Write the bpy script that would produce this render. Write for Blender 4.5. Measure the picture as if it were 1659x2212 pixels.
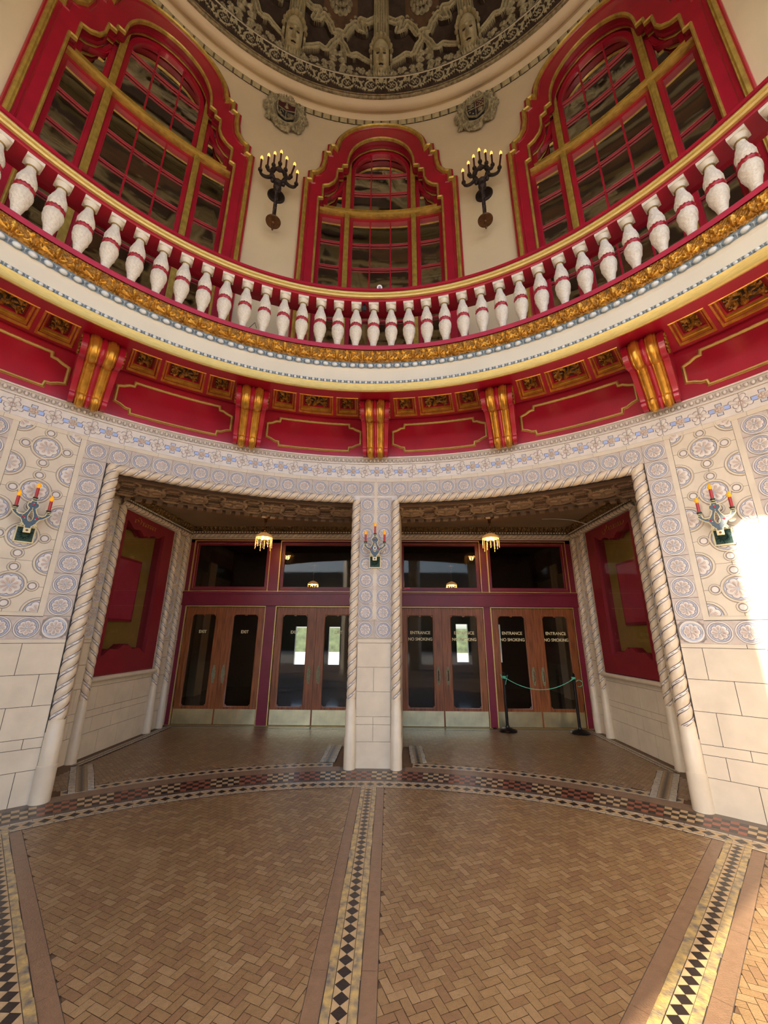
import bpy, math, random
import numpy as np
from mathutils import Matrix, Vector
from mathutils.geometry import tessellate_polygon
random.seed(7); rng = np.random.default_rng(7)
for o in list(bpy.data.objects): bpy.data.objects.remove(o)
S = bpy.context.scene; C = S.collection
R_ = math.radians; PI = math.pi
# ---------------------------------------------------------------- camera
cam = bpy.data.cameras.new('camera'); cam.sensor_fit = 'HORIZONTAL'; cam.sensor_width = 36.0
cam.lens = 861.4 / 1659 * 36.0; cam.clip_start = 0.05; cam.clip_end = 500
co = bpy.data.objects.new('camera', cam); C.objects.link(co)
ax = [Vector((0.99990383, 0.01223491, 0.00652966)), Vector((-0.00263898, -0.29436989, 0.95568792)), Vector((0.0136149, -0.95561324, -0.29430929))]
m = Matrix.Identity(4)
for i in range(3):
    for j in range(3): m[j][i] = ax[i][j]
m.translation = Vector((0.20510763, -0.61657628, 1.6))
co.matrix_world = m; S.camera = co
# ---------------------------------------------------------------- light, exposure
S.view_settings.view_transform = 'Standard'; S.view_settings.look = 'None'
S.view_settings.gamma = 1; S.view_settings.exposure = 0.36; S.view_settings.use_curve_mapping = False
W = bpy.data.worlds.new('sky'); S.world = W; W.use_nodes = True
nt = W.node_tree; bg = nt.nodes['Background']
sky = nt.nodes.new('ShaderNodeTexSky'); sky.sky_type = 'NISHITA'; sky.sun_disc = False
sky.sun_elevation = R_(38); sky.sun_rotation = R_(235); sky.air_density = 1.0; sky.dust_density = 3.0
nt.links.new(sky.outputs[0], bg.inputs[0]); bg.inputs[1].default_value = 0.62
def light(name, kind, energy, color, loc=(0, 0, 0), rot=None, size=1.0, direction=None):
    l = bpy.data.lights.new(name, kind); l.energy = energy; l.color = color
    o = bpy.data.objects.new(name, l); C.objects.link(o); o.location = loc
    if direction is not None: o.rotation_euler = Vector(direction).to_track_quat('-Z', 'Y').to_euler()
    if kind == 'SUN': l.angle = R_(0.6)
    if kind == 'POINT': l.shadow_soft_size = size
    return o
SE = R_(20); SAZ = R_(55)
light('sunlight', 'SUN', 16.0, (1.0, 0.86, 0.66), (-20, -15, 14), direction=(math.sin(SAZ) * math.cos(SE), math.cos(SAZ) * math.cos(SE), -math.sin(SE)))
# ---------------------------------------------------------------- materials
def lin(h):
    h = h.lstrip('#'); c = [int(h[i:i + 2], 16) / 255 for i in (0, 2, 4)]
    return tuple(((x + .055) / 1.055) ** 2.4 if x > .04045 else x / 12.92 for x in c) + (1,)
MATS = {}
def M(name, col, rough=.5, metal=0., noise=(6, .12), bump=(40, .1), coat=0., emit=None, spec=.5, aniso=None, col2=None, detail=4):
    if name in MATS: return MATS[name]
    mt = bpy.data.materials.new(name); mt.use_nodes = True; n = mt.node_tree.nodes; L = mt.node_tree.links
    b = n['Principled BSDF']; c = lin(col) if isinstance(col, str) else tuple(col) + (1,)
    b.inputs['Roughness'].default_value = rough; b.inputs['Metallic'].default_value = metal
    b.inputs['Coat Weight'].default_value = coat; b.inputs['Coat Roughness'].default_value = .15
    b.inputs['Specular IOR Level'].default_value = spec
    tc = n.new('ShaderNodeTexCoord'); tx = n.new('ShaderNodeTexNoise'); tx.inputs['Scale'].default_value = noise[0]
    tx.inputs['Detail'].default_value = detail
    mp = n.new('ShaderNodeMapping')
    if aniso: mp.inputs['Scale'].default_value = aniso
    L.new(tc.outputs['Object'], mp.inputs[0]); L.new(mp.outputs[0], tx.inputs['Vector'])
    cr = n.new('ShaderNodeValToRGB'); k = noise[1]
    cr.color_ramp.elements[0].position = .3; cr.color_ramp.elements[1].position = .7
    lo = lin(col2) if col2 else tuple(x * (1 - k) for x in c[:3]) + (1,)
    hi = tuple(min(1, x * (1 + k)) for x in c[:3]) + (1,)
    cr.color_ramp.elements[0].color = lo; cr.color_ramp.elements[1].color = hi
    L.new(tx.outputs['Fac'], cr.inputs[0]); L.new(cr.outputs[0], b.inputs['Base Color'])
    if bump[1] > 0:
        t2 = n.new('ShaderNodeTexNoise'); t2.inputs['Scale'].default_value = bump[0]; t2.inputs['Detail'].default_value = 3
        L.new(mp.outputs[0], t2.inputs['Vector'])
        bp = n.new('ShaderNodeBump'); bp.inputs['Strength'].default_value = bump[1]; bp.inputs['Distance'].default_value = .01
        L.new(t2.outputs['Fac'], bp.inputs['Height']); L.new(bp.outputs[0], b.inputs['Normal'])
    if emit: b.inputs['Emission Color'].default_value = lin(emit[0]); b.inputs['Emission Strength'].default_value = emit[1]
    MATS[name] = mt; return mt
LINE_ = None
STONE = M('stone_tile', '#d6c8b0', .38, noise=(5, .07), bump=(90, .06))
JOINT = M('joint', '#40372f', .8)
GROOVE = M('glaze_groove', '#c4b8ac', .45, noise=(20, .1)); LINE = M('glaze_line', '#877a7c', .4, noise=(20, .1))
TCREAM = M('tile_cream', '#dcd3c8', .3, noise=(12, .07), bump=(60, .12))
TPINK = M('tile_pink', '#c9b4a6', .3, noise=(12, .08), bump=(60, .1))
TBLUE = M('tile_blue', '#c0c6d4', .3, noise=(12, .08), bump=(60, .1))
TSKY = M('tile_sky_blue', '#a3b9ea', .3, noise=(12, .1))
TROPE = M('rope_glaze', '#d9c6aa', .3, noise=(9, .1), bump=(50, .1))
DARKLINE = M('dark_line', '#5c5050', .5)
RED = M('red_paint', '#a91733', .34, noise=(3, .12), bump=(25, .10), coat=.45)
REDD = M('deep_red_paint', '#8f1226', .38, noise=(3, .15), bump=(25, .1))
DOORRED = M('maroon_paint', '#7c2136', .35, noise=(4, .1), bump=(30, .08))
GOLD = M('gold_leaf', '#e2b04c', .30, .65, noise=(9, .12), bump=(40, .12), col2='#bb8430')
GOLDP = M('gold_paint', '#cdb058', .36, .45, noise=(9, .12), bump=(60, .15), col2='#a98c44')
GOLDB = M('gold_band', '#dcc277', .36, .5, noise=(14, .1), bump=(60, .25), aniso=(1, 1, 6))
GOLDDK = M('antique_gold', '#a8762a', .42, .45, noise=(25, .3), bump=(70, .5), col2='#6f4a18')
CREAM = M('cream_plaster', '#dccbaa', .8, noise=(1.2, .05), bump=(120, .12))
FCREAM = M('fascia_cream', '#e2dccb', .7, noise=(2, .04), bump=(120, .08))
EGGW = M('egg_white', '#dfe5e6', .3, noise=(20, .08))
EGGB = M('egg_blue_grey', '#8796a0', .4, noise=(20, .15))
WHITE = M('baluster_white', '#ebe7dc', .55, noise=(55, .04), bump=(42, .6), col2='#d8d1c2')
WHITES = M('cap_white', '#e9e4d6', .5, noise=(15, .05), bump=(60, .1))
BRASSD = M('dull_brass', '#a58c55', .4, .6)
DGREY = M('dome_relief', '#a2987a', .75, noise=(16, .25), bump=(60, .6), col2='#6d6449')
DDARK = M('dome_ground', '#3b2c20', .8, noise=(7, .35), bump=(40, .5))
DBROWN = M('dome_panel', '#5a4028', .8, noise=(7, .3), bump=(40, .4))
DLIGHT = M('dome_pale_highlight', '#aea37e', .7, noise=(14, .15), bump=(50, .3))  # pale plaster tone, also colours in light on high relief
CORN = M('cornice_gilding', '#75592b', .45, .4, noise=(25, .3), bump=(70, .4), col2='#463216')
IRON = M('wrought_iron', '#3a3030', .5, .5, noise=(30, .25), bump=(60, .5))
BRONZE = M('bronze', '#6b4a30', .4, .7, noise=(20, .2), bump=(60, .3))
CANDRED = M('candle_red', '#b02a30', .4)
CANDDK = M('candle_maroon', '#4e1c22', .5)
FLAME = M('amber_bulb', '#e8a013', .15, emit=('#f0a020', .35))
FLAMEW = M('small_amber_bulb', '#e8a030', .15, emit=('#ffc060', 1.2))
NAVY = M('navy_enamel', '#3e5262', .4, noise=(30, .15), bump=(60, .2))
TEAL = M('teal_leaf', '#1e4038', .5, noise=(60, .4), bump=(90, .8))
IVORY = M('ivory_trim', '#ddcf9d', .4)
WOOD = M('oak_door', '#96562c', .38, noise=(5, .28), bump=(30, .15), coat=.3, aniso=(6, 6, .5), col2='#6c3819')
BRASS = M('brass_plate', '#e6e1b8', .28, .9, noise=(5, .15), bump=(12, .12))
BRASSH = M('door_handle_brass', '#8c8a6a', .45, .5, noise=(60, .3), bump=(120, .6))
LETTER = M('gold_lettering', '#e8dba8', .5, bump=(1, 0))
BLACK = M('black_enamel', '#141416', .3, .2)
GREEN = M('green_cord', '#6fcaa6', .7)
OLIVE = M('olive_felt', '#7d6226', .9, noise=(4, .12))
BURG = M('burgundy_panel', '#78101f', .6, noise=(3, .1))
PAPER = M('red_poster', '#99223c', .5)
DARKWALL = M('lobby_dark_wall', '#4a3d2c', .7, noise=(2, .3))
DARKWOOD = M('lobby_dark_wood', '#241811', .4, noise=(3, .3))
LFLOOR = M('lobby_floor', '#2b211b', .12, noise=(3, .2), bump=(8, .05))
ACEIL = M('alcove_ceiling', '#9a8468', .85, noise=(2, .1), bump=(60, .15))
CURT = M('dark_interior', '#1c1713', .9, noise=(2, .3), aniso=(8, 8, .3))
PAVE = M('pavement', '#b9b4a8', .9)
GREENERY = M('street_greenery', '#3a4630', .9, noise=(2, .5))
CAMW = M('camera_white', '#e9e9ee', .3); CRYST = M('crystal', '#e8c890', .1, spec=1, emit=('#ffb060', .25))
PINKP = M('curb_rose_paint', '#b93350', .35, noise=(6, .1), coat=.3)
BRICKS = [M('brick_%s' % 'abcdef'[i], c, .30, noise=(30, .08), bump=(160, .25)) for i, c in enumerate(['#8a6e4c', '#927652', '#846649', '#977b58', '#876a4a', '#8e714e'])]
GROUT = M('floor_grout', '#6b523b', .6)
BORDER = M('border_brick', '#846850', .34, noise=(20, .1), bump=(120, .2))
FDARK = M('inlay_black', '#2e2623', .3); FTAN = M('inlay_tan', '#b59a72', .35, noise=(30, .1)); FRED = M('inlay_red', '#96573f', .35, noise=(30, .12))
FLIGHT = M('inlay_stone', '#bfb295', .35, noise=(25, .15), col2='#8c8a88')
FGOLD = M('inlay_gold_glaze', '#b0955a', .22, noise=(18, .3), bump=(60, .3), col2='#6f6862')
FEDGE = M('floor_edge', '#57463a', .3, noise=(8, .2))
def glass_mat(name, tint, gl, bump=.25):
    mt = bpy.data.materials.new(name); mt.use_nodes = True; n = mt.node_tree.nodes; L = mt.node_tree.links
    for x in list(n): n.remove(x)
    out = n.new('ShaderNodeOutputMaterial'); tr = n.new('ShaderNodeBsdfTransparent'); tr.inputs[0].default_value = tint
    g = n.new('ShaderNodeBsdfGlossy'); g.inputs['Roughness'].default_value = .03; g.inputs[0].default_value = (1, 1, 1, 1)
    ge = n.new('ShaderNodeNewGeometry'); vd = n.new('ShaderNodeVectorMath'); vd.operation = 'DOT_PRODUCT'; L.new(ge.outputs['Normal'], vd.inputs[0]); L.new(ge.outputs['Incoming'], vd.inputs[1])
    def mth(op, a, b2):
        q = n.new('ShaderNodeMath'); q.operation = op
        for i, v in enumerate((a, b2)):
            if v is None: continue
            if isinstance(v, (int, float)): q.inputs[i].default_value = v
            else: L.new(v, q.inputs[i])
        return q.outputs[0]
    cs = mth('SUBTRACT', 1.0, mth('ABSOLUTE', vd.outputs['Value'], None)); p5 = mth('POWER', cs, 5.0); frv = mth('ADD', mth('MULTIPLY', p5, 1 - gl), gl)
    t = n.new('ShaderNodeTexNoise'); t.inputs['Scale'].default_value = 1.3; tc = n.new('ShaderNodeTexCoord'); L.new(tc.outputs['Object'], t.inputs['Vector'])
    bp = n.new('ShaderNodeBump'); bp.inputs['Strength'].default_value = bump; bp.inputs['Distance'].default_value = .02; L.new(t.outputs['Fac'], bp.inputs['Height'])
    L.new(bp.outputs[0], g.inputs['Normal'])
    mx = n.new('ShaderNodeMixShader'); L.new(frv, mx.inputs[0]); L.new(tr.outputs[0], mx.inputs[1]); L.new(g.outputs[0], mx.inputs[2])
    L.new(mx.outputs[0], out.inputs[0]); MATS[name] = mt; return mt
GLASSU = glass_mat('window_glass', (.5, .5, .5, 1), .75, .10)
GLASSD = glass_mat('door_glass', (.85, .85, .83, 1), .028, .03)
# ---------------------------------------------------------------- mesh builder
class MB:
    def __init__(s, tf=None): s.V = []; s.n = 0; s.lv = []; s.lt = []; s.mi = []; s.mats = []; s.tf = tf
    def mat(s, m):
        if m not in s.mats: s.mats.append(m)
        return s.mats.index(m)
    def raw(s, V, lv, lt, mi):
        V = np.asarray(V, float).reshape(-1, 3)
        if s.tf is not None: V = s.tf(V)
        s.V.append(V); s.lv.append(np.asarray(lv, int).ravel() + s.n); s.lt.append(np.asarray(lt, int).ravel()); s.mi.append(np.asarray(mi, int).ravel()); s.n += len(V)
    def faces(s, V, F, m):
        k = s.mat(m); s.raw(V, [i for f in F for i in f], [len(f) for f in F], [k] * len(F))
    def grid(s, P, m, cu=False, cv=False):
        """P: array (a,b,3); m: material or index array (a-1,b-1)"""
        a, b = P.shape[:2]; I = np.arange(a * b).reshape(a, b)
        if cu: I = np.vstack([I, I[:1]])
        if cv: I = np.hstack([I, I[:, :1]])
        q = np.stack([I[:-1, :-1], I[1:, :-1], I[1:, 1:], I[:-1, 1:]], -1).reshape(-1, 4)
        k = m if isinstance(m, np.ndarray) else np.full(len(q), s.mat(m))
        s.raw(P.reshape(-1, 3), q, np.full(len(q), 4), k)
    def box(s, u0, u1, v0, v1, w0, w1, m, nu=1, nv=1):
        us = np.linspace(u0, u1, nu + 1); vs = np.linspace(v0, v1, nv + 1)
        def g(A, B, f): X, Y = np.meshgrid(A, B, indexing='ij'); s.grid(np.stack(f(X, Y), -1), m)
        o = np.ones_like
        g(us, vs, lambda X, Y: (X, Y, o(X) * w1)); g(us[::-1], vs, lambda X, Y: (X, Y, o(X) * w0))
        ws = np.array([w0, w1])
        g(us, ws, lambda X, Y: (X, o(X) * v0, Y)); g(us[::-1], ws, lambda X, Y: (X, o(X) * v1, Y))
        g(vs[::-1], ws, lambda X, Y: (o(X) * u0, X, Y)); g(vs, ws, lambda X, Y: (o(X) * u1, X, Y))
    def quad(s, u0, u1, v0, v1, w, m, nu=1, nv=1):
        X, Y = np.meshgrid(np.linspace(u0, u1, nu + 1), np.linspace(v0, v1, nv + 1), indexing='ij'); s.grid(np.stack((X, Y, np.full_like(X, w)), -1), m)
    def poly(s, pts, w, m, w0=None):
        """filled polygon in uv at height w, sides down to w0"""
        t = tessellate_polygon([[Vector((p[0], p[1], 0)) for p in pts]])
        A = sum(pts[i][0] * pts[(i + 1) % len(pts)][1] - pts[(i + 1) % len(pts)][0] * pts[i][1] for i in range(len(pts)))
        n = len(pts); V = [(p[0], p[1], w) for p in pts]; F = []
        for f in t:
            a, b, c = [pts[i] for i in f]
            cr = (b[0] - a[0]) * (c[1] - a[1]) - (b[1] - a[1]) * (c[0] - a[0])
            F.append(tuple(f) if cr > 0 else tuple(f[::-1]))
        if w0 is not None:
            V += [(p[0], p[1], w0) for p in pts]
            for i in range(n):
                j = (i + 1) % n; F.append((i, n + i, n + j, j) if A > 0 else (j, n + j, n + i, i))
        s.faces(V, F, m)
    def sweep2(s, path, prof, mats, closed=True):
        """moulding: path in uv, prof list (offset to left, w)"""
        P = np.array(path, float); n = len(P)
        def nrm(d): d = d / (np.hypot(*d) + 1e-12); return np.array([-d[1], d[0]])
        N = []
        for i in range(n):
            a = P[(i - 1) % n] if (closed or i > 0) else None; b = P[(i + 1) % n] if (closed or i < n - 1) else None
            n1 = nrm(P[i] - a) if a is not None else None; n2 = nrm(b - P[i]) if b is not None else None
            if n1 is None: k = n2
            elif n2 is None: k = n1
            else:
                k = n1 + n2; k = k / (np.hypot(*k) + 1e-9); c = max(.45, k @ n2); k = k / c
            N.append(k)
        N = np.array(N); G = np.zeros((n, len(prof), 3))
        for j, (o, w) in enumerate(prof): G[:, j, :2] = P + N * o; G[:, j, 2] = w
        if isinstance(mats, (list, tuple)):
            for j in range(len(prof) - 1): s.grid(G[:, j:j + 2], mats[j], cu=closed)
        else: s.grid(G, mats, cu=closed)
    def tube(s, pts, r, m, n=8, cap=True):
        P = np.array(pts, float); k = len(P); rr = np.full(k, r) if np.isscalar(r) else np.array(r, float)
        T = np.gradient(P, axis=0); T /= np.linalg.norm(T, axis=1)[:, None] + 1e-12
        up = np.array([0, 0, 1.]) if abs(T[0][2]) < .9 else np.array([1., 0, 0]); G = np.zeros((k, n, 3)); a = np.arange(n) / n * 2 * PI
        A = np.cross(T[0], up); A /= np.linalg.norm(A)
        for i in range(k):
            A = A - T[i] * (A @ T[i]); A /= np.linalg.norm(A) + 1e-12; B = np.cross(T[i], A)
            G[i] = P[i] + rr[i] * (np.cos(a)[:, None] * A + np.sin(a)[:, None] * B)
        s.grid(G, m, cv=True)
        if cap:
            s.faces(G[0], [tuple(range(n))], m); s.faces(G[-1], [tuple(range(n))[::-1]], m)
    def lathe(s, prof, m, n=24, c=(0, 0, 0), a0=0., a1=360.):
        full = abs(a1 - a0) > 359.9; a = np.radians(np.linspace(a0, a1, n + (0 if full else 1), endpoint=not full)); pr = np.array(prof, float)
        G = np.zeros((len(a), len(pr), 3)); G[..., 0] = c[0] + np.sin(a)[:, None] * pr[:, 0]; G[..., 1] = c[1] + np.cos(a)[:, None] * pr[:, 0]; G[..., 2] = c[2] + pr[:, 1]
        if isinstance(m, (list, tuple)):
            for j in range(len(pr) - 1): s.grid(G[:, j:j + 2], m[j], cu=full)
        else: s.grid(G, m, cu=full)
    def ball(s, c, r, m, nu=8, nv=6, v0=-90, v1=90):
        r = (r, r, r) if np.isscalar(r) else r; a = np.arange(nu) / nu * 2 * PI; b = np.radians(np.linspace(v0, v1, nv + 1)); A, B = np.meshgrid(a, b, indexing='ij')
        s.grid(np.stack((c[0] + r[0] * np.cos(B) * np.cos(A), c[1] + r[1] * np.cos(B) * np.sin(A), c[2] + r[2] * np.sin(B)), -1), m, cu=True)
    def ring(s, cu, cv, r0, r1, w0, w1, m, n=20, a0=0, a1=360):
        """raised rounded annulus on uv surface"""
        full = a1 - a0 > 359; a = np.radians(np.linspace(a0, a1, n + (0 if full else 1), endpoint=not full)); rm = (r0 + r1) / 2; d = (r1 - r0) / 2
        G = np.zeros((len(a), 4, 3))
        for j, (r, w) in enumerate(((r1, w0), (rm + d * .55, w1), (rm - d * .55, w1), (r0, w0))):
            G[:, j, 0] = cu + r * np.cos(a); G[:, j, 1] = cv + r * np.sin(a); G[:, j, 2] = w
        s.grid(G, m, cu=full)
    def disc(s, cu, cv, r, w, m, n=16, w0=None):
        a = np.arange(n) / n * 2 * PI; s.poly([(cu + r * math.cos(t), cv + r * math.sin(t)) for t in a], w, m, w0) if w0 is not None else s.faces([(cu + r * math.cos(t), cv + r * math.sin(t), w) for t in a], [tuple(range(n))], m)
    def petal(s, cu, cv, ang, r0, r1, hw, w0, w1, m):
        c, q = math.cos(ang), math.sin(ang); L = r1 - r0
        loc = [(r0, 0), (r0 + L * .45, -hw * .62), (r0 + L * .75, -hw), (r0 + L * .95, -hw * .6), (r1, 0), (r0 + L * .95, hw * .6), (r0 + L * .75, hw), (r0 + L * .45, hw * .62)]
        V = [(cu + x * c - y * q, cv + x * q + y * c, w0) for x, y in loc]; x = r0 + L * .62
        V += [(cu + x * c, cv + x * q, w1)]; s.faces(V, [(i, (i + 1) % 8, 8) for i in range(8)], m)
    def hf(s, u0, u1, v0, v1, nu, nv, fun, mats):
        """height field: fun(U,V)->(h, index array into mats or None)"""
        U, V = np.meshgrid(np.linspace(u0, u1, nu + 1), np.linspace(v0, v1, nv + 1), indexing='ij'); h, k = fun(U, V)
        P = np.stack((U, V, h), -1); ids = np.array([s.mat(x) for x in mats])
        if k is None: s.grid(P, mats[0])
        elif (k < 0).any():
            I = np.arange(P.shape[0] * P.shape[1]).reshape(P.shape[:2]); q = np.stack([I[:-1, :-1], I[1:, :-1], I[1:, 1:], I[:-1, 1:]], -1).reshape(-1, 4); kk = k[:-1, :-1].ravel()
            ok = (np.stack([k[:-1, :-1], k[1:, :-1], k[1:, 1:], k[:-1, 1:]], -1).reshape(-1, 4) >= 0).all(1); q = q[ok]; s.raw(P.reshape(-1, 3), q, np.full(len(q), 4), ids[kk[ok]])
        else: s.grid(P, ids[k[:-1, :-1]].ravel())
    def build(s, name, parent=None, smooth=38, label=None, loc=None, rz=None):
        me = bpy.data.meshes.new(name)
        if s.n:
            V = np.concatenate(s.V); lv = np.concatenate(s.lv); lt = np.concatenate(s.lt); mi = np.concatenate(s.mi)
            me.vertices.add(len(V)); me.vertices.foreach_set('co', V.ravel()); me.loops.add(len(lv)); me.loops.foreach_set('vertex_index', lv)
            me.polygons.add(len(lt)); me.polygons.foreach_set('loop_start', np.concatenate(([0], np.cumsum(lt)[:-1]))); me.polygons.foreach_set('loop_total', lt)
            for x in s.mats: me.materials.append(x)
            me.polygons.foreach_set('material_index', mi); me.update(calc_edges=True); me.validate()
            me.polygons.foreach_set('use_smooth', np.ones(len(me.polygons), bool)); me.set_sharp_from_angle(angle=R_(smooth))
        o = bpy.data.objects.new(name, me); C.objects.link(o)
        if parent is not None: o.parent = parent
        if loc is not None: o.location = loc
        if rz is not None: o.rotation_euler = (0, 0, rz)
        if label: o['label'] = label
        return o
def tag(o, label=None, cat=None, group=None, kind=None):
    for k, v in (('label', label), ('category', cat), ('group', group), ('kind', kind)):
        if v: o[k] = v
    return o
def empty(name, loc=(0, 0, 0), rz=0.):
    o = bpy.data.objects.new(name, None); C.objects.link(o); o.location = loc; o.rotation_euler = (0, 0, rz); o.empty_display_size = .1; return o
def copy_tree(o, parent=None):
    c = o.copy(); C.objects.link(c)
    if parent is not None: c.parent = parent
    for ch in list(o.children): copy_tree(ch, c)
    return c
def pol(az, r, z=0.): a = R_(az); return (r * math.sin(a), r * math.cos(a), z)
def cylm(R, az0=0.):
    def f(P):
        a = R_(az0) + P[:, 0] / R; r = R - P[:, 2]; return np.stack((r * np.sin(a), r * np.cos(a), P[:, 1]), -1)
    return f
def degm(R, az0=0.):     # u in degrees
    def f(P):
        a = np.radians(az0 + P[:, 0]); r = R - P[:, 2]; return np.stack((r * np.sin(a), r * np.cos(a), P[:, 1]), -1)
    return f
def planem(o, du, dv, dw):
    o, du, dv, dw = [np.array(x, float) for x in (o, du, dv, dw)]
    return lambda P: o + P[:, :1] * du + P[:, 1:2] * dv + P[:, 2:3] * dw
def struct(o, label, cat): return tag(o, label, cat, kind='structure')
R0 = 5.09; DEG = R0 * PI / 180
def rope(mb, pos, L, r, pitch, m_band, m_rib, starts=2, N=32, step=.014, ph=0., amp=.10, hand=1, line=None):
    """twisted rope: pos(t)->(P,T) t in metres"""
    n = max(2, int(L / step)); t = np.linspace(0, L, n + 1); P, T, A = pos(t); B = np.cross(T, A)
    k = np.arange(N); sub = N // starts; loc = (k % sub) / sub
    rad = np.where(loc < .30, r * .985, r * (1 - amp + amp * 1.3 * np.sin(np.clip((loc - .30) / .70, 0, 1) * PI)))
    rad = np.where((loc < .04) | (abs(loc - .30) < .035), r * (1 - amp), rad)
    th = 2 * PI * k[None, :] / N + hand * 2 * PI * t[:, None] / pitch + ph
    G = P[:, None, :] + rad[None, :, None] * (np.cos(th)[..., None] * A[:, None, :] + np.sin(th)[..., None] * B[:, None, :])
    ids = []
    i1, i2, i3 = mb.mat(m_band), mb.mat(m_rib), mb.mat(line or DARKLINE)
    for q in range(N):
        l = ((q + .5) % sub) / sub; ids.append((i2, i3, i1)[1 if (l < .07 or .25 < l < .33) else (0 if l < .28 else 2)])
    mi = np.tile(np.array(ids), (n, 1))
    i4 = mb.mat(LINE)
    for q in range(N):
        l = ((q + .5) % sub) / sub
        if .11 < l < .20: mi[(np.arange(n) * (L / n) % .045) < .017, q] = i4
    mb.grid(G, mi.ravel(), cv=True)
def vline(x, y, z0, hx=(1, 0, 0)):
    def f(t):
        P = np.stack((np.full_like(t, x), np.full_like(t, y), z0 + t), -1); T = np.tile([0, 0, 1.], (len(t), 1)); A = np.tile(np.array(hx, float), (len(t), 1)); return P, T, A
    return f
def harc(R, az0, z):
    def f(t):
        a = R_(az0) + t / R; P = np.stack((R * np.sin(a), R * np.cos(a), np.full_like(t, z)), -1); T = np.stack((np.cos(a), -np.sin(a), 0 * a), -1); A = np.tile([0, 0, 1.], (len(t), 1)); return P, T, A
    return f
def hline(p, d):
    p, d = np.array(p, float), np.array(d, float)
    def f(t): return p + t[:, None] * d, np.tile(d, (len(t), 1)), np.tile([0, 0, 1.], (len(t), 1))
    return f
ORD = ['first', 'second', 'third', 'fourth', 'fifth', 'sixth', 'seventh', 'eighth', 'ninth', 'tenth', 'eleventh', 'twelfth', 'thirteenth', 'fourteenth', 'fifteenth', 'sixteenth', 'seventeenth', 'eighteenth', 'nineteenth', 'twentieth']
# ================================================================ lower curved wall
def medallion(mb, u, v, s=1.0, corner=True, ph=0.):
    a = .108 * s
    if corner: mb.quad(u - .118 * s, u + .118 * s, v - .113 * s, v + .113 * s, .004, GROOVE)
    mb.disc(u, v, .112 * s, .0055, LINE, 20)
    mb.ring(u, v, .094 * s, .109 * s, .005, .014, TCREAM, 20)
    mb.ring(u, v, .080 * s, .090 * s, .005, .011, TBLUE, 20)
    mb.disc(u, v, .077 * s, .0065, TBLUE, 16)
    for k in range(8):
        t = ph + k * PI / 4; mb.petal(u, v, t, .008 * s, .076 * s, .028 * s, .0072, .0075, LINE); mb.petal(u, v, t, .010 * s, .072 * s, .0225 * s, .009, .016, TCREAM); mb.petal(u, v, t, .018 * s, .060 * s, .012 * s, .0125, .021, TPINK)
    mb.ball((u, v, .012), (.011 * s, .011 * s, .012), TCREAM, 6, 4)
    if corner:
        for sx in (-1, 1):
            for sy in (-1, 1): mb.poly([(u + sx * .114 * s, v + sy * .109 * s), (u + sx * .085 * s, v + sy * .107 * s), (u + sx * .092 * s, v + sy * .092 * s), (u + sx * .112 * s, v + sy * .082 * s)], .010, TPINK)
def rosette(mb, u, v, full=True, clip=None, w=.004, small=True):
    a0, a1 = (0, 360) if full else clip
    n = 28 if full else 14
    mb.ring(u, v, .143, .147, w, w + .003, LINE, n, a0, a1); mb.ring(u, v, .119, .142, w, .014, STONE, n, a0, a1); mb.ring(u, v, .112, .118, w, .008, LINE, n, a0, a1)
    aa = np.radians(np.linspace(a0, a1, n + 1)); mb.faces([(u, v, w + .001)] + [(u + .112 * math.cos(t), v + .112 * math.sin(t), w + .001) for t in aa], [(0, i, i + 1) for i in range(1, n + 1)], TBLUE)
    for k in range(8):
        t = 22.5 + 45 * k
        if full or (a0 - 1 <= t <= a1 + 1) or (a0 - 1 <= t - 360 <= a1 + 1):
            r = R_(t); mb.petal(u, v, r, .006, .108, .040, w + .002, w + .0022, LINE); mb.petal(u, v, r, .008, .102, .033, w + .004, w + .012, TCREAM); mb.petal(u, v, r, .014, .086, .018, w + .006, w + .017, TPINK)
    if full and small:
        for k in range(4):
            t = k * PI / 2; x, y = u + .185 * math.cos(t), v + .185 * math.sin(t)
            mb.ring(x, y, .055, .058, w, w + .003, LINE, 14); mb.ring(x, y, .038, .054, w, .013, STONE, 14); mb.ring(x, y, .029, .037, w, .009, LINE, 14); mb.disc(x, y, .029, w + .004, TCREAM, 12)
def egg_row(mb, u0, u1, vc, pitch, ew, eh, wz, m_egg, m_ring, m_back, hb):
    n = max(1, int(round((u1 - u0) / pitch))); p = (u1 - u0) / n
    for i in range(n):
        u = u0 + (i + .5) * p
        mb.ball((u, vc, wz), (ew / 2, eh / 2, ew * .38), m_egg, 8, 4, 0, 90)
        a = np.radians(np.linspace(-215, 35, 11)); ro, ri = .5 * ew + .009 * ew / .04, .5 * ew + .001
        G = np.zeros((11, 3, 3))
        for j, (k, w) in enumerate(((1.32, wz), (1.2, wz + ew * .22), (1.06, wz))): G[:, j, 0] = u + ew / 2 * k * np.cos(a); G[:, j, 1] = vc + eh / 2 * k * np.sin(a); G[:, j, 2] = w
        mb.grid(G, m_ring)
        mb.faces([(u + p / 2 - p * .07, vc + eh * .45, wz), (u + p / 2 + p * .07, vc + eh * .45, wz), (u + p / 2, vc - eh * .55, wz), (u + p / 2, vc, wz + ew * .22)], [(2, 1, 3), (1, 0, 3), (0, 2, 3)], m_egg)
def u_(az): return az * DEG
mb = MB(cylm(R0))
AZE = 76
# solid backing pieces: piers and lintel
def backing(a0, a1, z0, z1): mb.box(u_(a0), u_(a1), z0, z1, -.25, .0, JOINT, nu=max(1, int((a1 - a0) / 2)))
backing(-AZE, -39.0, 0, 4.24); backing(39.0, AZE, 0, 4.24); backing(-39.0, 39.0, 3.56, 4.24)
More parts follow.
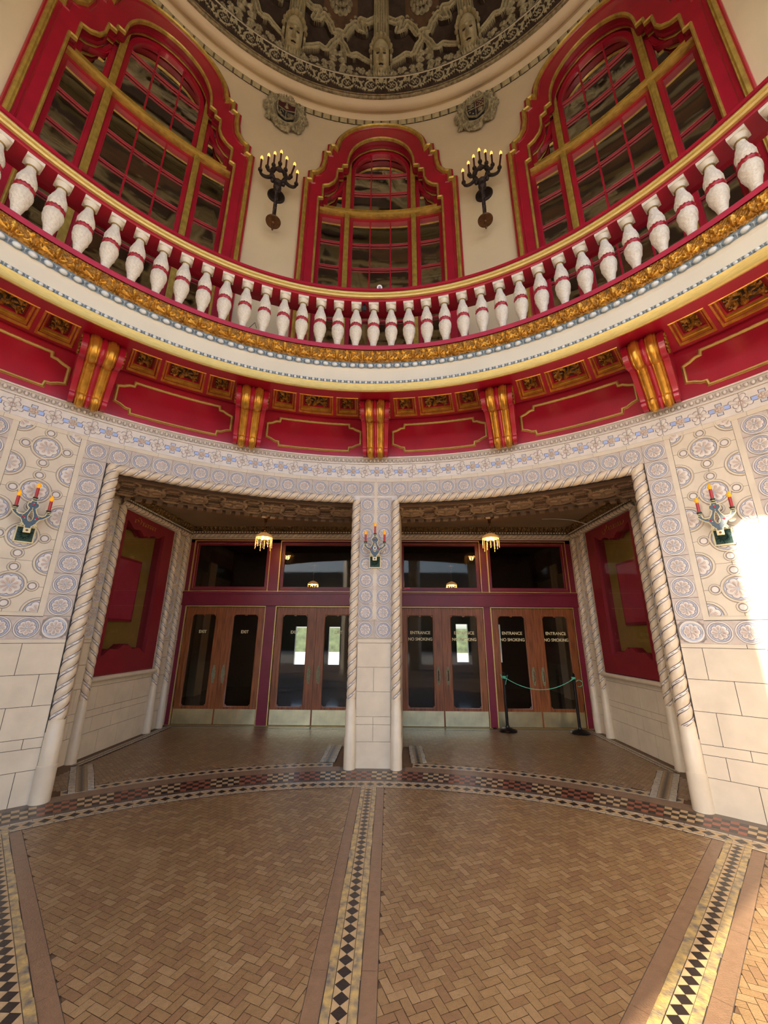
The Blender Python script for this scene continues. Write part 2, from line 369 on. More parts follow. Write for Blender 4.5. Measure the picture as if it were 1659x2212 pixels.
# stone courses
ZC = [0, .30, .496, .588, .885, 1.186, 1.492, 1.534]
def courses(a0, a1, blocks, off=0.):
    for i in range(len(ZC) - 1):
        z0, z1 = ZC[i] + .0015, ZC[i + 1] - .0015
        if i == 6: cuts = [a0, a1] if a1 - a0 < 10 else [a0, a0 + 6, a1]
        else:
            L = 5.6; s = a0 + (2.0 if i % 2 else 4.2) + off; cuts = [a0]
            while s < a1 - 1: cuts.append(s); s += L
            cuts.append(a1)
        if blocks == 'pier': cuts = [a0, a1] if i in (0, 3 + 0, 5, 6) else [a0, (a0 + a1) / 2, a1]
        for p, q in zip(cuts[:-1], cuts[1:]): mb.box(u_(p) + .0025, u_(q) - .0025, z0 + .001, z1 - .001, 0, .006, STONE, nu=max(1, int((q - p) / 1.2)))
courses(-2.55, 2.55, 'pier'); courses(40.35, AZE, 'w'); courses(-AZE, -40.35, 'w', 1.7)
# medallion rows and columns
for k in range(16):
    a = 1.43 + 2.688 * k
    for s in (-1, 1): medallion(mb, u_(s * a), 3.722, 1.0)
for s in (-1, 1):
    for k in range(9): medallion(mb, u_(s * 1.40), 3.473 - .2258 * k, .985)
    for base in (41.72, 51.98):
        for k in range(1, 10): medallion(mb, u_(s * base), 3.722 - .2296 * k, 1.0)
        if base > 50: medallion(mb, u_(s * base), 3.722, 1.0)
    for k in range(5): medallion(mb, u_(s * (41.72 + 2.565 * k)), 3.722 - .2296 * 9 - .01, 1.0)
    for a in (54.66, 57.3, 60, 62.7): medallion(mb, u_(s * a), 3.722, 1.0)
    # plain tile panel with big rosettes
    mb.box(u_(s * 43.06) if s > 0 else u_(-43.66), u_(43.66) if s > 0 else u_(-43.06), 1.77, 3.88, 0, .008, STONE, nu=2)
    mb.box(u_(50.06) if s > 0 else u_(-50.66), u_(50.66) if s > 0 else u_(-50.06), 1.77, 3.88, 0, .008, STONE, nu=2)
    mb.box(u_(s * 46.86 - 3.8), u_(s * 46.86 + 3.8), 1.765, 1.80, 0, .008, STONE, nu=8)
    zz = [1.80, 2.33, 2.84, 3.35, 3.885]
    for a0, a1 in ((43.7, 46.84), (46.88, 50.02)):
        for z0, z1 in zip(zz[:-1], zz[1:]):
            for za, zb in ((z0, (z0 + z1) / 2), ((z0 + z1) / 2, z1)):
                p, q = (a0, a1) if s > 0 else (-a1, -a0); mb.box(u_(p), u_(q), za + .0015, zb - .0015, 0, .0045, STONE, nu=4)
    for z in (2.07, 2.585, 3.095, 3.615): rosette(mb, u_(s * 46.86), z)
    for z in (1.81, 2.33, 2.84, 3.35, 3.875):
        for a, side in ((43.72, 1), (50.0, -1)):
            A = s * a; d = side * s
            if z < 1.9: cl = (0, 90) if d > 0 else (90, 180)
            elif z > 3.8: cl = (-90, 0) if d > 0 else (180, 270)
            else: cl = (-90, 90) if d > 0 else (90, 270)
            rosette(mb, u_(A), z, False, cl)
    mb.box(u_(53.4) if s > 0 else u_(-AZE), u_(AZE) if s > 0 else u_(-53.4), 1.54, 3.6, 0, .005, STONE, nu=12)
# strips
mb.box(u_(-.30), u_(.30), 1.80, 3.835, 0, .009, STONE)
mb.box(u_(-2.7), u_(2.7), 1.50, 1.538, 0, .009, STONE, nu=3)
for k in range(-14, 14): mb.box(u_(k * 4.3) + .001, u_(k * 4.3 + 4.3) - .001, 3.836, 3.888, 0, .010, STONE, nu=3)
# cross tiles band
for k in range(-15, 16):
    a = .1 + 4.1 * k; u = u_(a); hw = 2.05 * DEG - .0015
    if abs(a) > 61: continue
    mb.box(u - hw, u + hw, 3.891, 4.122, 0, .006, TCREAM, nu=4)
    zc = 4.006
    for x0, x1, z0, z1, m2 in ((-.092, -.040, -.022, .022, TSKY), (.040, .092, -.022, .022, TSKY), (-.024, .024, .040, .068, TBLUE), (-.024, .024, -.068, -.040, TBLUE)):
        mb.quad(u + x0 - .006, u + x1 + .006, zc + z0 - .006, zc + z1 + .006, .0068, DARKLINE); mb.quad(u + x0, u + x1, zc + z0, zc + z1, .0078, m2)
    mb.disc(u, zc, .047, .0082, GROOVE, 12)
    for q in range(4): mb.ball((u + .022 * math.cos(q * PI / 2), zc + .022 * math.sin(q * PI / 2), .009), (.019, .019, .012), TPINK, 7, 3, 0, 90)
    mb.ball((u, zc, .012), (.010, .010, .014), TCREAM, 6, 3, 0, 90)
    for e in (-1, 1):
        ue = u + e * (hw + .0015)
        if e == 1:
            for q in range(8):
                t = PI / 8 + q * PI / 4 if q % 2 else q * PI / 4 + PI / 6
                rr = .102 if q in (1, 3, 5, 7) else .07
                mb.petal(ue, zc, t, .012, rr + .008, .028, .0075, .0085, LINE); mb.petal(ue, zc, t, .016, rr, .024, .009, .017, TCREAM)
            mb.ring(ue, zc, .018, .034, .009, .017, TPINK, 12)
            mb.quad(ue - .0012, ue + .0012, 3.891, 4.122, .0175, DARKLINE)
for s in (-1, 1): p, q = sorted((s * 59.5, s * AZE)); mb.box(u_(p), u_(q), 3.60, 4.124, 0, .005, TCREAM, nu=10)
# egg and dart course
mb.quad(u_(-AZE), u_(AZE), 4.124, 4.245, .012, TCREAM, nu=100)
mb.box(u_(-AZE), u_(AZE), 4.124, 4.142, 0, .022, TCREAM, nu=100)
mb.quad(u_(-61), u_(61), 4.148, 4.222, .0128, GROOVE, nu=100)
mb.box(u_(-AZE), u_(AZE), 4.226, 4.245, -.2, .030, TCREAM, nu=100)
egg_row(mb, u_(-61.5), u_(61.5), 4.186, .0607, .036, .052, .014, TCREAM, GROOVE, GROOVE, 0)
mb.quad(u_(-4), u_(4), 3.54, 3.63, .003, TCREAM, nu=4)
struct(mb.build('wall_lower'), 'curved lower rotunda wall of cream stone blocks and patterned medallion tiles', 'wall')
# chamfered inner moulding + rope trims over the two openings
for i, (a0, a1) in enumerate(((-39.3, -3.7), (3.7, 39.3))):
    mb = MB(); L = (a1 - a0) * PI / 180 * 5.06
    rope(mb, harc(5.075, a0, 3.555), L, .062, .26, TROPE, TCREAM, step=.016, hand=-1, ph=1.)
    struct(mb.build('trim_%d' % (i + 1), smooth=60), 'twisted rope moulding over the %s doorway opening' % ('left', 'right')[i], 'moulding')
# ---------------------------------------------------------------- twisted columns
def column(az, r, rad, zt, label, xy=None, base=.74, hand=1, group=None):
    x, y = xy if xy else pol(az, r)[:2]; t = tag(empty('twisted_column', (x, y, 0)), label, 'column', group)
    b = MB(); b.lathe([(0, 0), (rad * 1.22, 0), (rad * 1.22, base * .44), (rad * 1.12, base * .45), (rad * 1.12, base * .84), (rad * 1.04, base * .85), (rad * 1.04, base), (0, base)], STONE, 24); b.build('base', t)
    s_ = MB(); rope(s_, vline(0, 0, base), zt - base, rad, .27, TROPE, TCREAM, hand=hand); s_.build('shaft', t, 60); return t
column(-39.45, 5.09, .072, 3.60, 'twisted cream column at the outer edge of the left opening')
column(39.45, 5.09, .072, 3.60, 'twisted cream column at the outer edge of the right opening')
column(-3.27, 5.075, .060, 3.52, 'twisted cream column on the left edge of the centre pillar', base=.80)
column(3.36, 5.075, .060, 3.52, 'twisted cream column on the right edge of the centre pillar', base=.80)
for s, nm in ((-1, 'left'), (1, 'right')):
    column(0, 0, .055, 3.47, 'slim twisted column nearest the lobby, beside the %s display case' % nm, (s * 3.86, 5.14), hand=s)
    column(0, 0, .055, 3.47, 'slim twisted column behind the %s display case' % nm, (s * 3.86, 6.80), hand=s)
    column(0, 0, .050, 3.47, 'slim twisted column in the corner by the %s door frame' % nm, (s * 3.86, 7.18), hand=s)
# ---------------------------------------------------------------- centre pier (behind its front face) and radial jambs
mb = MB()
def wedge(mb, a0, a1, r0, r1, z0, z1, m):
    P = [pol(a0, r0), pol(a1, r0), pol(a1, r1), pol(a0, r1)]; V = [(p[0], p[1], z) for z in (z0, z1) for p in P]
    mb.faces(V, [(0, 1, 5, 4), (1, 2, 6, 5), (2, 3, 7, 6), (3, 0, 4, 7), (4, 5, 6, 7)], m)
wedge(mb, -3.9, 3.9, 5.11, 6.1, 0, 3.6, STONE)
for i in range(6):
    for s in (-1, 1):
        z = ZC[i + 1]; p, q = pol(s * 3.93, 5.11), pol(s * 3.93, 6.1)
        mb.faces([(p[0], p[1], z - .003), (q[0], q[1], z - .003), (q[0], q[1], z + .003), (p[0], p[1], z + .003)], [(0, 1, 2, 3), (3, 2, 1, 0)], JOINT)
struct(mb.build('wall_pier'), 'pale stone centre pillar between the two doorways', 'pillar')
mb = MB()
for s in (-1, 1):
    p0, p1 = np.array(pol(s * 39.0, 5.10)), np.array(pol(s * 38.15, 6.30)); d = (p1 - p0); L = np.linalg.norm(d); d /= L
    nrm = np.array([-d[1], d[0], 0]) * (1 if s > 0 else -1)
    if s > 0: f = planem(p0, d, (0, 0, 1), nrm)
    else: f = planem(p0, d, (0, 0, 1), nrm)
    b = MB(f); b.quad(0, L, 0, 3.75, 0, JOINT)
    for i in range(7):
        b.box(0.002, L * .5 - .002, ZC[i] + .002, ZC[i + 1] - .002, 0, .005, STONE); b.box(L * .5 + .002, L, ZC[i] + .002, ZC[i + 1] - .002, 0, .005, STONE)
    b.quad(0, L, 1.534, 3.75, .003, STONE)
    for k in range(8):
        for uu in (.36, .61, .86, 1.1): medallion(b, uu, 1.66 + .2296 * k, 1.0)
    o = b.build('wall_jamb_' + ('left' if s < 0 else 'right')); struct(o, 'medallion-tiled jamb wall of the %s doorway opening' % ('left' if s < 0 else 'right'), 'wall')
# soffit over the openings: relief ring r 5.09..6.1 at z 3.5
def soffm(P):  # u deg, v r, w down
    a = np.radians(P[:, 0]); return np.stack((P[:, 1] * np.sin(a), P[:, 1] * np.cos(a), 3.50 - P[:, 2]), -1)
mb = MB(soffm)
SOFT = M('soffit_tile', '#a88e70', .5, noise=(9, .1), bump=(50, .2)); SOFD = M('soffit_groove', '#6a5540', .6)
def band_relief(U, V):
    x = U * 5.6 * PI / 180; p = .56; xm = (x + p / 2) % p - p / 2; y = V - 5.60
    r = np.hypot(xm, y); a = np.arctan2(y, xm); h = .012 * (r < .20) + .018 * np.exp(-((r - .17) / .018) ** 2) + .02 * np.clip(np.cos(4 * a), 0, 1) * (r < .14) * (r > .02)
    for dx, dy in ((.25, .2), (-.25, .2), (.25, -.2), (-.25, -.2)): q = np.hypot(xm - dx, y - dy); h += .016 * np.exp(-((q - .11) / .016) ** 2) + .012 * (q < .06)
    h += .02 * (abs(V - 5.92) < .012) + .012 * (abs(V - 5.25) < .02)
    q = ((x % .13) / .13); h += .03 * (V > 6.0) * (q < .6)
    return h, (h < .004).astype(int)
for a0, a1 in ((-39, -3.9), (3.9, 39)): mb.hf(a0, a1, 5.14, 6.12, 300, 60, lambda U, V: band_relief(U, V), [SOFT, SOFD])
mb.quad(-4, 4, 5.1, 6.12, -.01, SOFT, nu=4)
struct(mb.build('ceiling_soffit', smooth=50), 'brown relief-tiled soffit band above the doorway openings', 'ceiling')
mb = MB(); A = np.linspace(-39, 39, 60)
G = np.array([[pol(a, 6.12, 3.5), pol(a, 6.12, 3.75)] for a in A]); mb.grid(G, SOFT)
mb.faces([(-4.2, 7.7, 3.72), (4.2, 7.7, 3.72)] + [(6.08 * math.sin(R_(a)), 6.08 * math.cos(R_(a)), 3.72) for a in np.linspace(42, -42, 40)], [tuple(range(42))], ACEIL)
struct(mb.build('ceiling_alcove'), 'plain brown plaster ceiling of the doorway alcove', 'ceiling')
# side walls of the alcove
for s, nm in ((-1, 'left'), (1, 'right')):
    f = planem((s * 3.90, 4.9, 0), (0, 1, 0), (0, 0, 1), (-s, 0, 0)); b = MB(f)
    b.box(0, .27, 0, 3.75, -.2, 0, JOINT); b.box(1.66, 2.62, 0, 3.75, -.2, 0, JOINT); b.box(.27, 1.66, 0, 1.03, -.2, 0, JOINT); b.box(.27, 1.66, 3.43, 3.75, -.2, 0, JOINT)
    zc = [0, .30, .496, .588, .885, .965]
    for i in range(5):
        st = .12 if i % 2 else .30; cuts = [0] + [x for x in np.arange(st, 2.5, .42)] + [2.6]
        for p, q in zip(cuts[:-1], cuts[1:]): b.box(p + .0025, q - .0025, zc[i] + .0025, zc[i + 1] - .0025, 0, .006, STONE)
    for p, q in ((0, .26), (1.84, 2.62)):
        for z0, z1 in ((.965, 1.186), (1.189, 1.47)): b.box(p, q, z0, z1 - .003, 0, .006, STONE)
        b.box(p, q, 1.473, 1.51, 0, .012, STONE); b.box(p, q, 1.513, 3.75, 0, .006, STONE)
    for k in range(8):
        medallion(b, .12, 1.63 + .235 * k, .9); medallion(b, 2.10, 1.63 + .235 * k, .9)
    b.box(.2, 1.86, 3.44, 3.75, 0, .02, STONE)
    struct(b.build('wall_alcove_' + nm), 'stone and tile side wall of the %s alcove' % nm, 'wall')
    b = MB(); b.tube([(s * 3.85, 5.10, .985), (s * 3.85, 6.80, .985)], .035, STONE, 12); b.box(min(s * 3.9, s * 3.86), max(s * 3.9, s * 3.86), 5.1, 6.8, .93, .97, STONE)
    tag(b.build('stone_sill'), 'rounded stone sill under the %s display case' % nm, 'sill')
    b = MB(); rope(b, hline((s * 3.85, 5.05, 3.50), (0, 1, 0)), 2.2, .05, .2, TROPE, TCREAM, hand=s); struct(b.build('trim_%d' % (4 + (s > 0)), smooth=60), 'rope moulding above the %s display case' % nm, 'moulding')
    # display case
    t = tag(empty('display_case', (s * 3.885, 5.93, 1.03), 0), 'empty red and olive display case on the %s alcove wall' % nm, 'display case')
    f = planem((0, -.76, 0), (0, 1, 0), (0, 0, 1), (-s, 0, 0)); Wd, Ht = 1.46, 2.40
    def edge(top):
        pts = []; x0, x1 = .10, 1.16; n = 40
        for i in range(n + 1):
            q = i / n; x = x0 + (x1 - x0) * q; c = abs(q - .5) * 2
            y = .045 * math.cos(c * PI * 1.0) * 1.2 + .03 * math.cos(c * PI * 3) - (.035 if c < .06 else 0)
            pts.append((x, (2.16 - y) if top else (.34 + y)))
        return pts
    hole = edge(False) + edge(True)[::-1]
    b = MB(f)
    # face as ring of quads between hole outline and outer rectangle
    def outer(p): 
        x, y = p; return (min(max(x, 0), Wd), 0 if y < 1.2 else Ht)
    n = 41; lo, hi = edge(False), edge(True)
    for arr, yo in ((lo, 0.), (hi, Ht)):
        G = np.zeros((n, 2, 3))
        for i, p in enumerate(arr): G[i, 0] = (p[0], p[1], .045); G[i, 1] = (p[0], yo, .045)
        b.grid(G, BURG)
    for xa, xb in ((0, .10), (1.16, Wd)): b.quad(xa, xb, 0, Ht, .045, BURG)
    b.sweep2([(0, 0), (Wd, 0), (Wd, Ht), (0, Ht)], [(-.0, 0), (0, .045), (.012, .05), (.02, .045)], BURG)
    b.sweep2(hole, [(0, .045), (0, -.12)], BURG); b.build('case_front', t)
    b = MB(f); b.quad(.05, 1.25, .25, 2.25, -.12, OLIVE); b.build('felt_back', t)
    b = MB(f); b.box(.17, .86, .74, 1.72, -.12, -.085, BURG); b.box(.20, .83, .78, 1.68, -.085, -.08, PAPER); pf = b.build('poster_board', t)
    b = MB(f); b.quad(.06, 1.20, .28, 2.22, -.01, GLASSD); b.build('glass_pane', t)
    b = MB(f)
    q = np.linspace(0, 1, 90)
    if s < 0: px = .25 + .62 * q + .03 * np.sin(2 * PI * 9 * q); py = 2.28 + .03 * np.cos(2 * PI * 9 * q) + .05 * np.exp(-((q - .2) / .06) ** 2)
    else: px = .85 - .62 * q + .03 * np.sin(2 * PI * 9 * q); py = 2.28 + .03 * np.cos(2 * PI * 9 * q) + .05 * np.exp(-((q - .2) / .06) ** 2) - .03 * np.exp(-((q - .02) / .08) ** 2)
    b.tube(np.stack((px, py, 0 * px + .047), -1), .004, GOLDDK, 4); b.build('script_lettering', t, label='faded gold script lettering')
# cornice of the alcove
def cornice_h(U, V):
    h = .05 * np.sin(np.clip(V / .14, 0, 1) * PI / 2); p = (U % .09) / .09 - .5; q = V / .14 - .5
    h = h + .018 * np.clip(np.cos(p * 2 * PI), 0, 1) * np.clip(np.cos(q * PI), 0, 1) + .012 * (np.sin(U * 120) * np.sin(V * 90) > .2)
    return h, None
for s, nm in ((-1, 'left'), (1, 'right')):
    b = MB(planem((s * 3.88, 4.95, 3.60), (0, 1, 0), (0, 0, 1), (-s, 0, 0))); b.hf(0, 2.5, 0, .13, 240, 12, cornice_h, [CORN])
    b.box(0, 2.5, -.035, 0, 0, .03, CORN)
    for k in range(45): b.box(.02 + k * .055, .05 + k * .055, -.03, -.008, .03, .042, TCREAM)
    struct(b.build('trim_%d' % (6 + (s > 0)), smooth=50), 'gilded leaf cornice on the %s alcove wall' % nm, 'cornice')
b = MB(planem((-3.9, 7.36, 3.62), (1, 0, 0), (0, 0, 1), (0, -1, 0))); b.hf(0, 7.8, 0, .12, 700, 12, cornice_h, [CORN]); b.box(0, 7.8, -.035, 0, 0, .03, CORN)
for k in range(140): b.box(.02 + k * .055, .05 + k * .055, -.03, -.008, .03, .042, TCREAM)
struct(b.build('trim_8', smooth=50), 'gilded leaf cornice above the door transoms', 'cornice')
b = MB(); rope(b, hline((-3.85, 7.36, 3.535), (1, 0, 0)), 7.7, .048, .2, TROPE, TCREAM, hand=-1); struct(b.build('trim_9', smooth=60), 'rope moulding above the door transoms', 'moulding')
b = MB(); b.box(-3.95, 3.95, 7.38, 7.6, 3.47, 3.75, STONE); struct(b.build('wall_above_doors'), 'strip of wall above the door transoms', 'wall')
# ================================================================ floor
def herring(mb, inside, rot, org, ext, z=.0005):
    Wb, g = .046, .0014; c, q = math.cos(rot), math.sin(rot); n = int(ext / Wb)
    Vs, F, K = [], [], []
    for a in range(-n, n):
        for b in range(-n // 2, n // 2):
            x0, y0 = (a + 2 * b) * Wb, (a - 2 * b) * Wb
            if abs(x0) > ext or abs(y0) > ext: continue
            for (dx, dy, w, h) in ((0, 0, 2, 1), (0, 1, 1, 2)):
                xa, ya = x0 + dx * Wb + g, y0 + dy * Wb + g; xb, yb = x0 + (dx + w) * Wb - g, y0 + (dy + h) * Wb - g
                mx, my = (xa + xb) / 2, (ya + yb) / 2; X, Y = org[0] + mx * c - my * q, org[1] + mx * q + my * c
                if not inside(X, Y): continue
                i = len(Vs); dz = random.uniform(0, .0008); tx, ty = random.gauss(0, .0003), random.gauss(0, .0003)
                for x, y in ((xa, ya), (xb, ya), (xb, yb), (xa, yb)): Vs.append((org[0] + x * c - y * q, org[1] + x * q + y * c, z + dz + (x - mx) * tx * 8 + (y - my) * ty * 8))
                F.append((i, i + 1, i + 2, i + 3)); K.append(random.randrange(6))
    if not F: return
    ids = [mb.mat(x) for x in BRICKS]; mb.raw(Vs, F, [4] * len(F), [ids[k] for k in K])
mb = MB(); mb.quad(-7, 7, -9, 7.6, -.004, GROUT)
OY = .24
for k in range(8):
    mid = 22.5 + 45 * k
    def ins(X, Y, mid=mid):
        if X * X + Y * Y > 4.47 ** 2: return False
        a = (math.degrees(math.atan2(X, Y - OY)) - mid + 180) % 360 - 180
        if abs(a) > 22.5: return False
        d = math.hypot(X, Y - OY); return d * math.sin(R_(22.5 - abs(a))) > .135
    herring(mb, ins, R_(45 - mid), (0, OY), 5.2)
def insA(X, Y):
    r = math.hypot(X, Y); return r > 5.34 and Y < 7.42 and abs(X) < 3.66 and Y > 3.9 and (abs(math.degrees(math.atan2(X, Y))) > 5.5 or Y > 6.1)
herring(mb, insA, R_(45), (0, 6), 4.6)
def strip(mb, org, az, d0, d1, hw_d=.038, hw_o=.082, border=True, pitch=.076, z=.002, stone=FGOLD):
    a = R_(az); dv = np.array([math.sin(a), math.cos(a)]); nv = np.array([math.cos(a), -math.sin(a)])
    f = lambda P: np.stack((org[0] + P[:, 1] * dv[0] + P[:, 0] * nv[0], org[1] + P[:, 1] * dv[1] + P[:, 0] * nv[1], P[:, 2]), -1)
    b = MB(f); b.mats = mb.mats
    b.quad(-hw_o - .004, hw_o + .004, d0, d1, z, JOINT); b.quad(-hw_d, hw_d, d0, d1, z + .0006, FTAN)
    k = 0; d = d0
    while d + pitch <= d1 + .01:
        m_ = d + pitch / 2; b.faces([(0, d, z + .001), (hw_d, m_, z + .001), (0, d + pitch, z + .001), (-hw_d, m_, z + .001)], [(0, 1, 2, 3)], FDARK); d += pitch
    for s in (-1, 1):
        d = d0
        while d < d1 - .02:
            L = min(random.uniform(.10, .15), d1 - d); e = random.uniform(-.003, .003)
            p, q = sorted((s * (hw_d + .003), s * (hw_o + e))); b.box(p, q, d + .002, d + L - .002, z - .002, z + .0035, stone); d += L
        if border:
            d = d0
            while d < d1 - .01:
                L = min(.32, d1 - d); p, q = sorted((s * (hw_o + .004), s * (hw_o + .083))); b.quad(p, q, d + .001, d + L - .001, z - .0004, BORDER); d += L
            p, q = sorted((s * (hw_o + .083), s * (hw_o + .086))); b.quad(p, q, d0, d1, z - .0003, JOINT)
    for V, lv, lt, mi in zip(b.V, b.lv, b.lt, b.mi): mb.V.append(V); mb.lt.append(lt); mb.mi.append(mi)
    for lv in b.lv: mb.lv.append(lv + mb.n)
    mb.n += b.n
for k in range(8): strip(mb, (-.012, OY), 45 * k, .75, 4.36 if k in (7, 1) else (4.22 if k == 0 else 4.4))
def arc(mb, r0, r1, a0, a1, z, m, step=2.):
    n = max(1, int(round((a1 - a0) / step))); A = np.linspace(a0, a1, n + 1)
    mb.grid(np.array([[pol(a, r0, z), pol(a, r1, z)] for a in A]), m)
arc(mb, 4.44, 5.15, -180, 180, .0026, FEDGE, 3)
for k in range(-60, 60):      # pale outlines of the rings in short stones
    a = k * 1.9
    for r0, r1 in ((4.445, 4.478), (4.600, 4.635)): arc(mb, r0, r1, a + .03, a + 1.87, .0034, FLIGHT)
arc(mb, 4.484, 4.596, -114, 114, .0032, FTAN)
for k in range(-85, 85):
    a = k * 1.34; mb.faces([pol(a - .60, 4.54, .0036), pol(a, 4.590, .0036), pol(a + .60, 4.54, .0036), pol(a, 4.490, .0036)], [(0, 1, 2, 3)], FDARK)
for i in range(-150, 150):
    m_ = (FTAN, FRED)[(i // 5) % 2]
    for j in range(4):
        mb.grid(np.array([[pol(a, r, .0034) for r in (4.70 + j * .070 + .001, 4.77 + j * .070 - .001)] for a in (i * .72 + .02, i * .72 + .70)]), m_ if (i + j) % 2 else FDARK)
for a0, a1 in ((-37.6, -5.6), (5.6, 37.6)):
    arc(mb, 5.0, 5.17, a0 - 1, a1 + 1, .0030, BORDER); arc(mb, 5.17, 5.195, a0, a1, .0034, FLIGHT); arc(mb, 5.195, 5.305, a0, a1, .0032, FTAN); arc(mb, 5.305, 5.33, a0, a1, .0034, FLIGHT)
    n = int((a1 - a0) / 1.15)
    for k in range(n):
        a = a0 + (k + .5) * (a1 - a0) / n; mb.faces([pol(a - .5, 5.25, .0036), pol(a, 5.30, .0036), pol(a + .5, 5.25, .0036), pol(a, 5.20, .0036)], [(0, 1, 2, 3)], FDARK)
for s in (-1, 1):
    strip(mb, (s * .60, 5.32), 0, 0, .85, .045, .10, False, .05, .004, FLIGHT)
    strip(mb, (s * 3.03, 4.22), s * 36.3, 0, 1.05, .05, .115, False, .05, .004, FLIGHT)
    strip(mb, (s * 3.74, 5.05), 0, 0, 2.25, .028, .05, False, .06, .004, FLIGHT)
mb.quad(-3.7, 3.7, 7.24, 7.27, .003, FLIGHT); mb.quad(-3.8, 3.8, 7.28, 7.42, .0035, FEDGE)
struct(mb.build('floor', smooth=20), 'herringbone brick floor with diamond inlay bands and a checkered ring', 'floor')
# ================================================================ door wall
YD = 7.42
def pf(P): return np.stack((P[:, 0], YD - P[:, 2], P[:, 1]), -1)   # u=x v=z w=toward viewer
b = MB(pf)
for x0, x1 in ((-3.90, -3.81), (-2.225, -2.025), (-.415, .415), (2.045, 2.175), (3.79, 3.90)): b.box(x0, x1, 0, 3.50, -.12, .0, DOORRED)
b.box(-3.9, 3.9, 2.13, 2.38, -.12, .03, DOORRED); b.box(-3.9, 3.9, 3.40, 3.50, -.12, .0, DOORRED); b.box(-3.9, 3.9, 2.36, 2.40, -.1, .05, DOORRED); b.box(-3.9, 3.9, 2.14, 2.17, 0, .045, DOORRED)
b.box(-3.9, 3.9, 2.408, 2.418, 0, .036, GOLDB)
bays = ((-3.81, -2.225), (-2.025, -.415), (.415, 2.045), (2.175, 3.79))
for x0, x1 in bays:
    b.box(x0, x0 + .018, 0, 2.12, 0, .02, GOLDB); b.box(x0, x1, 2.112, 2.128, 0, .02, GOLDB); b.box(x1 - .010, x1, 0, 2.12, 0, .012, GOLDB)
    b.box(x0 + .0, x0 + .022, 2.40, 3.44, 0, .02, GOLDB); b.box(x0, x1, 3.43, 3.445, 0, .02, GOLDB); b.box(x1 - .012, x1, 2.42, 3.44, 0, .014, GOLDB)
    b.box(x0 - .1, x1 + .1, 0.0, .012, -.05, .03, BRASSD)
struct(b.build('trim_door_frame'), 'maroon door surround with thin gold edging', 'door frame')
for i, (x0, x1) in enumerate(bays):
    t = struct(empty('window_%d' % (4 + i), ((x0 + x1) / 2, YD, 2.42)), 'dark transom window %s' % ('over the far left pair of doors', 'over the inner left pair of doors', 'over the inner right pair of doors', 'over the far right pair of doors')[i], 'window')
    h = (x1 - x0) / 2; tf = lambda P: np.stack((P[:, 0], -P[:, 2], P[:, 1]), -1)
    q = MB(tf); q.sweep2([(-h, 0), (h, 0), (h, 1.02), (-h, 1.02)], [(0, .0), (.025, .0), (.03, -.02), (.05, -.02), (.055, -.035), (.085, -.035), (.09, -.06)], [DOORRED, DOORRED, DOORRED, GOLDP, DOORRED, DOORRED]); q.build('transom_frame', t)
    q = MB(tf); q.quad(-h + .08, h - .08, .05, .97, -.055, GLASSD); q.build('glass_pane', t)
def text_mesh(txt, size, mat, bold=.012, name='lettering', width=None):
    cu = bpy.data.curves.new(name, 'FONT'); cu.body = txt; cu.size = size; cu.align_x = 'CENTER'; cu.align_y = 'CENTER'; cu.offset = bold * size; cu.extrude = .0008
    o = bpy.data.objects.new(name, cu); C.objects.link(o); bpy.context.view_layer.update()
    dg = bpy.context.evaluated_depsgraph_get(); me = bpy.data.meshes.new_from_object(o.evaluated_get(dg)); C.objects.unlink(o); bpy.data.objects.remove(o)
    me.materials.clear(); me.materials.append(mat); n = bpy.data.objects.new(name, me); C.objects.link(n)
    if width:
        xs = [v.co.x for v in me.vertices]; k = width / (max(xs) - min(xs))
        for v in me.vertices: v.co.x *= k
    return n
def handle(parent, x, pull):
    tf = lambda P: np.stack((P[:, 0], -P[:, 2], P[:, 1]), -1); q = MB(tf); n = 28; pts = []
    for i in range(n):
        a = 2 * PI * i / n; rr = 1 + .05 * math.cos(6 * a); pts.append((x + .034 * math.cos(a) * rr * (1 - .1 * abs(math.sin(a))), .875 + .165 * (abs(math.sin(a)) ** .7) * math.copysign(1, math.sin(a)) * rr))
    q.poly(pts, .006, BRASSH, 0); q.poly([(x + (u - x) * .7, .875 + (v - .875) * .85) for u, v in pts], .010, BRASSH, .005)
    for k in range(7): q.ball((x, .76 + k * .038, .010), (.010, .010, .006), BRASSH, 6, 3, 0, 90)
    h = q.build('handle_plate', parent)
    if pull: q = MB(tf); q.tube([(x, .79, .01), (x, .80, .04), (x, .875, .052), (x, .95, .04), (x, .96, .01)], .008, BRONZE, 8); q.build('pull_handle', h)
LN = ['far left door, dim glass lettered EXIT', 'second door from the left, lettered EXIT', 'third door from the left, lettered EXIT, daylight at its edge', 'door just left of the centre pillar, lettered EXIT', 'door just right of the centre pillar, lettered ENTRANCE NO SMOKING', 'sixth door from the left, daylight behind ENTRANCE lettering', 'door behind the left stanchion post, lettered ENTRANCE NO SMOKING', 'far right door, with the right stanchion in front']
leaf = [(-3.79, -3.022, 0), (-3.018, -2.238, 1), (-2.003, -1.222, 0), (-1.218, -.428, 1), (.436, 1.222, 0), (1.226, 2.034, 1), (2.196, 3.000, 0), (3.004, 3.778, 1)]
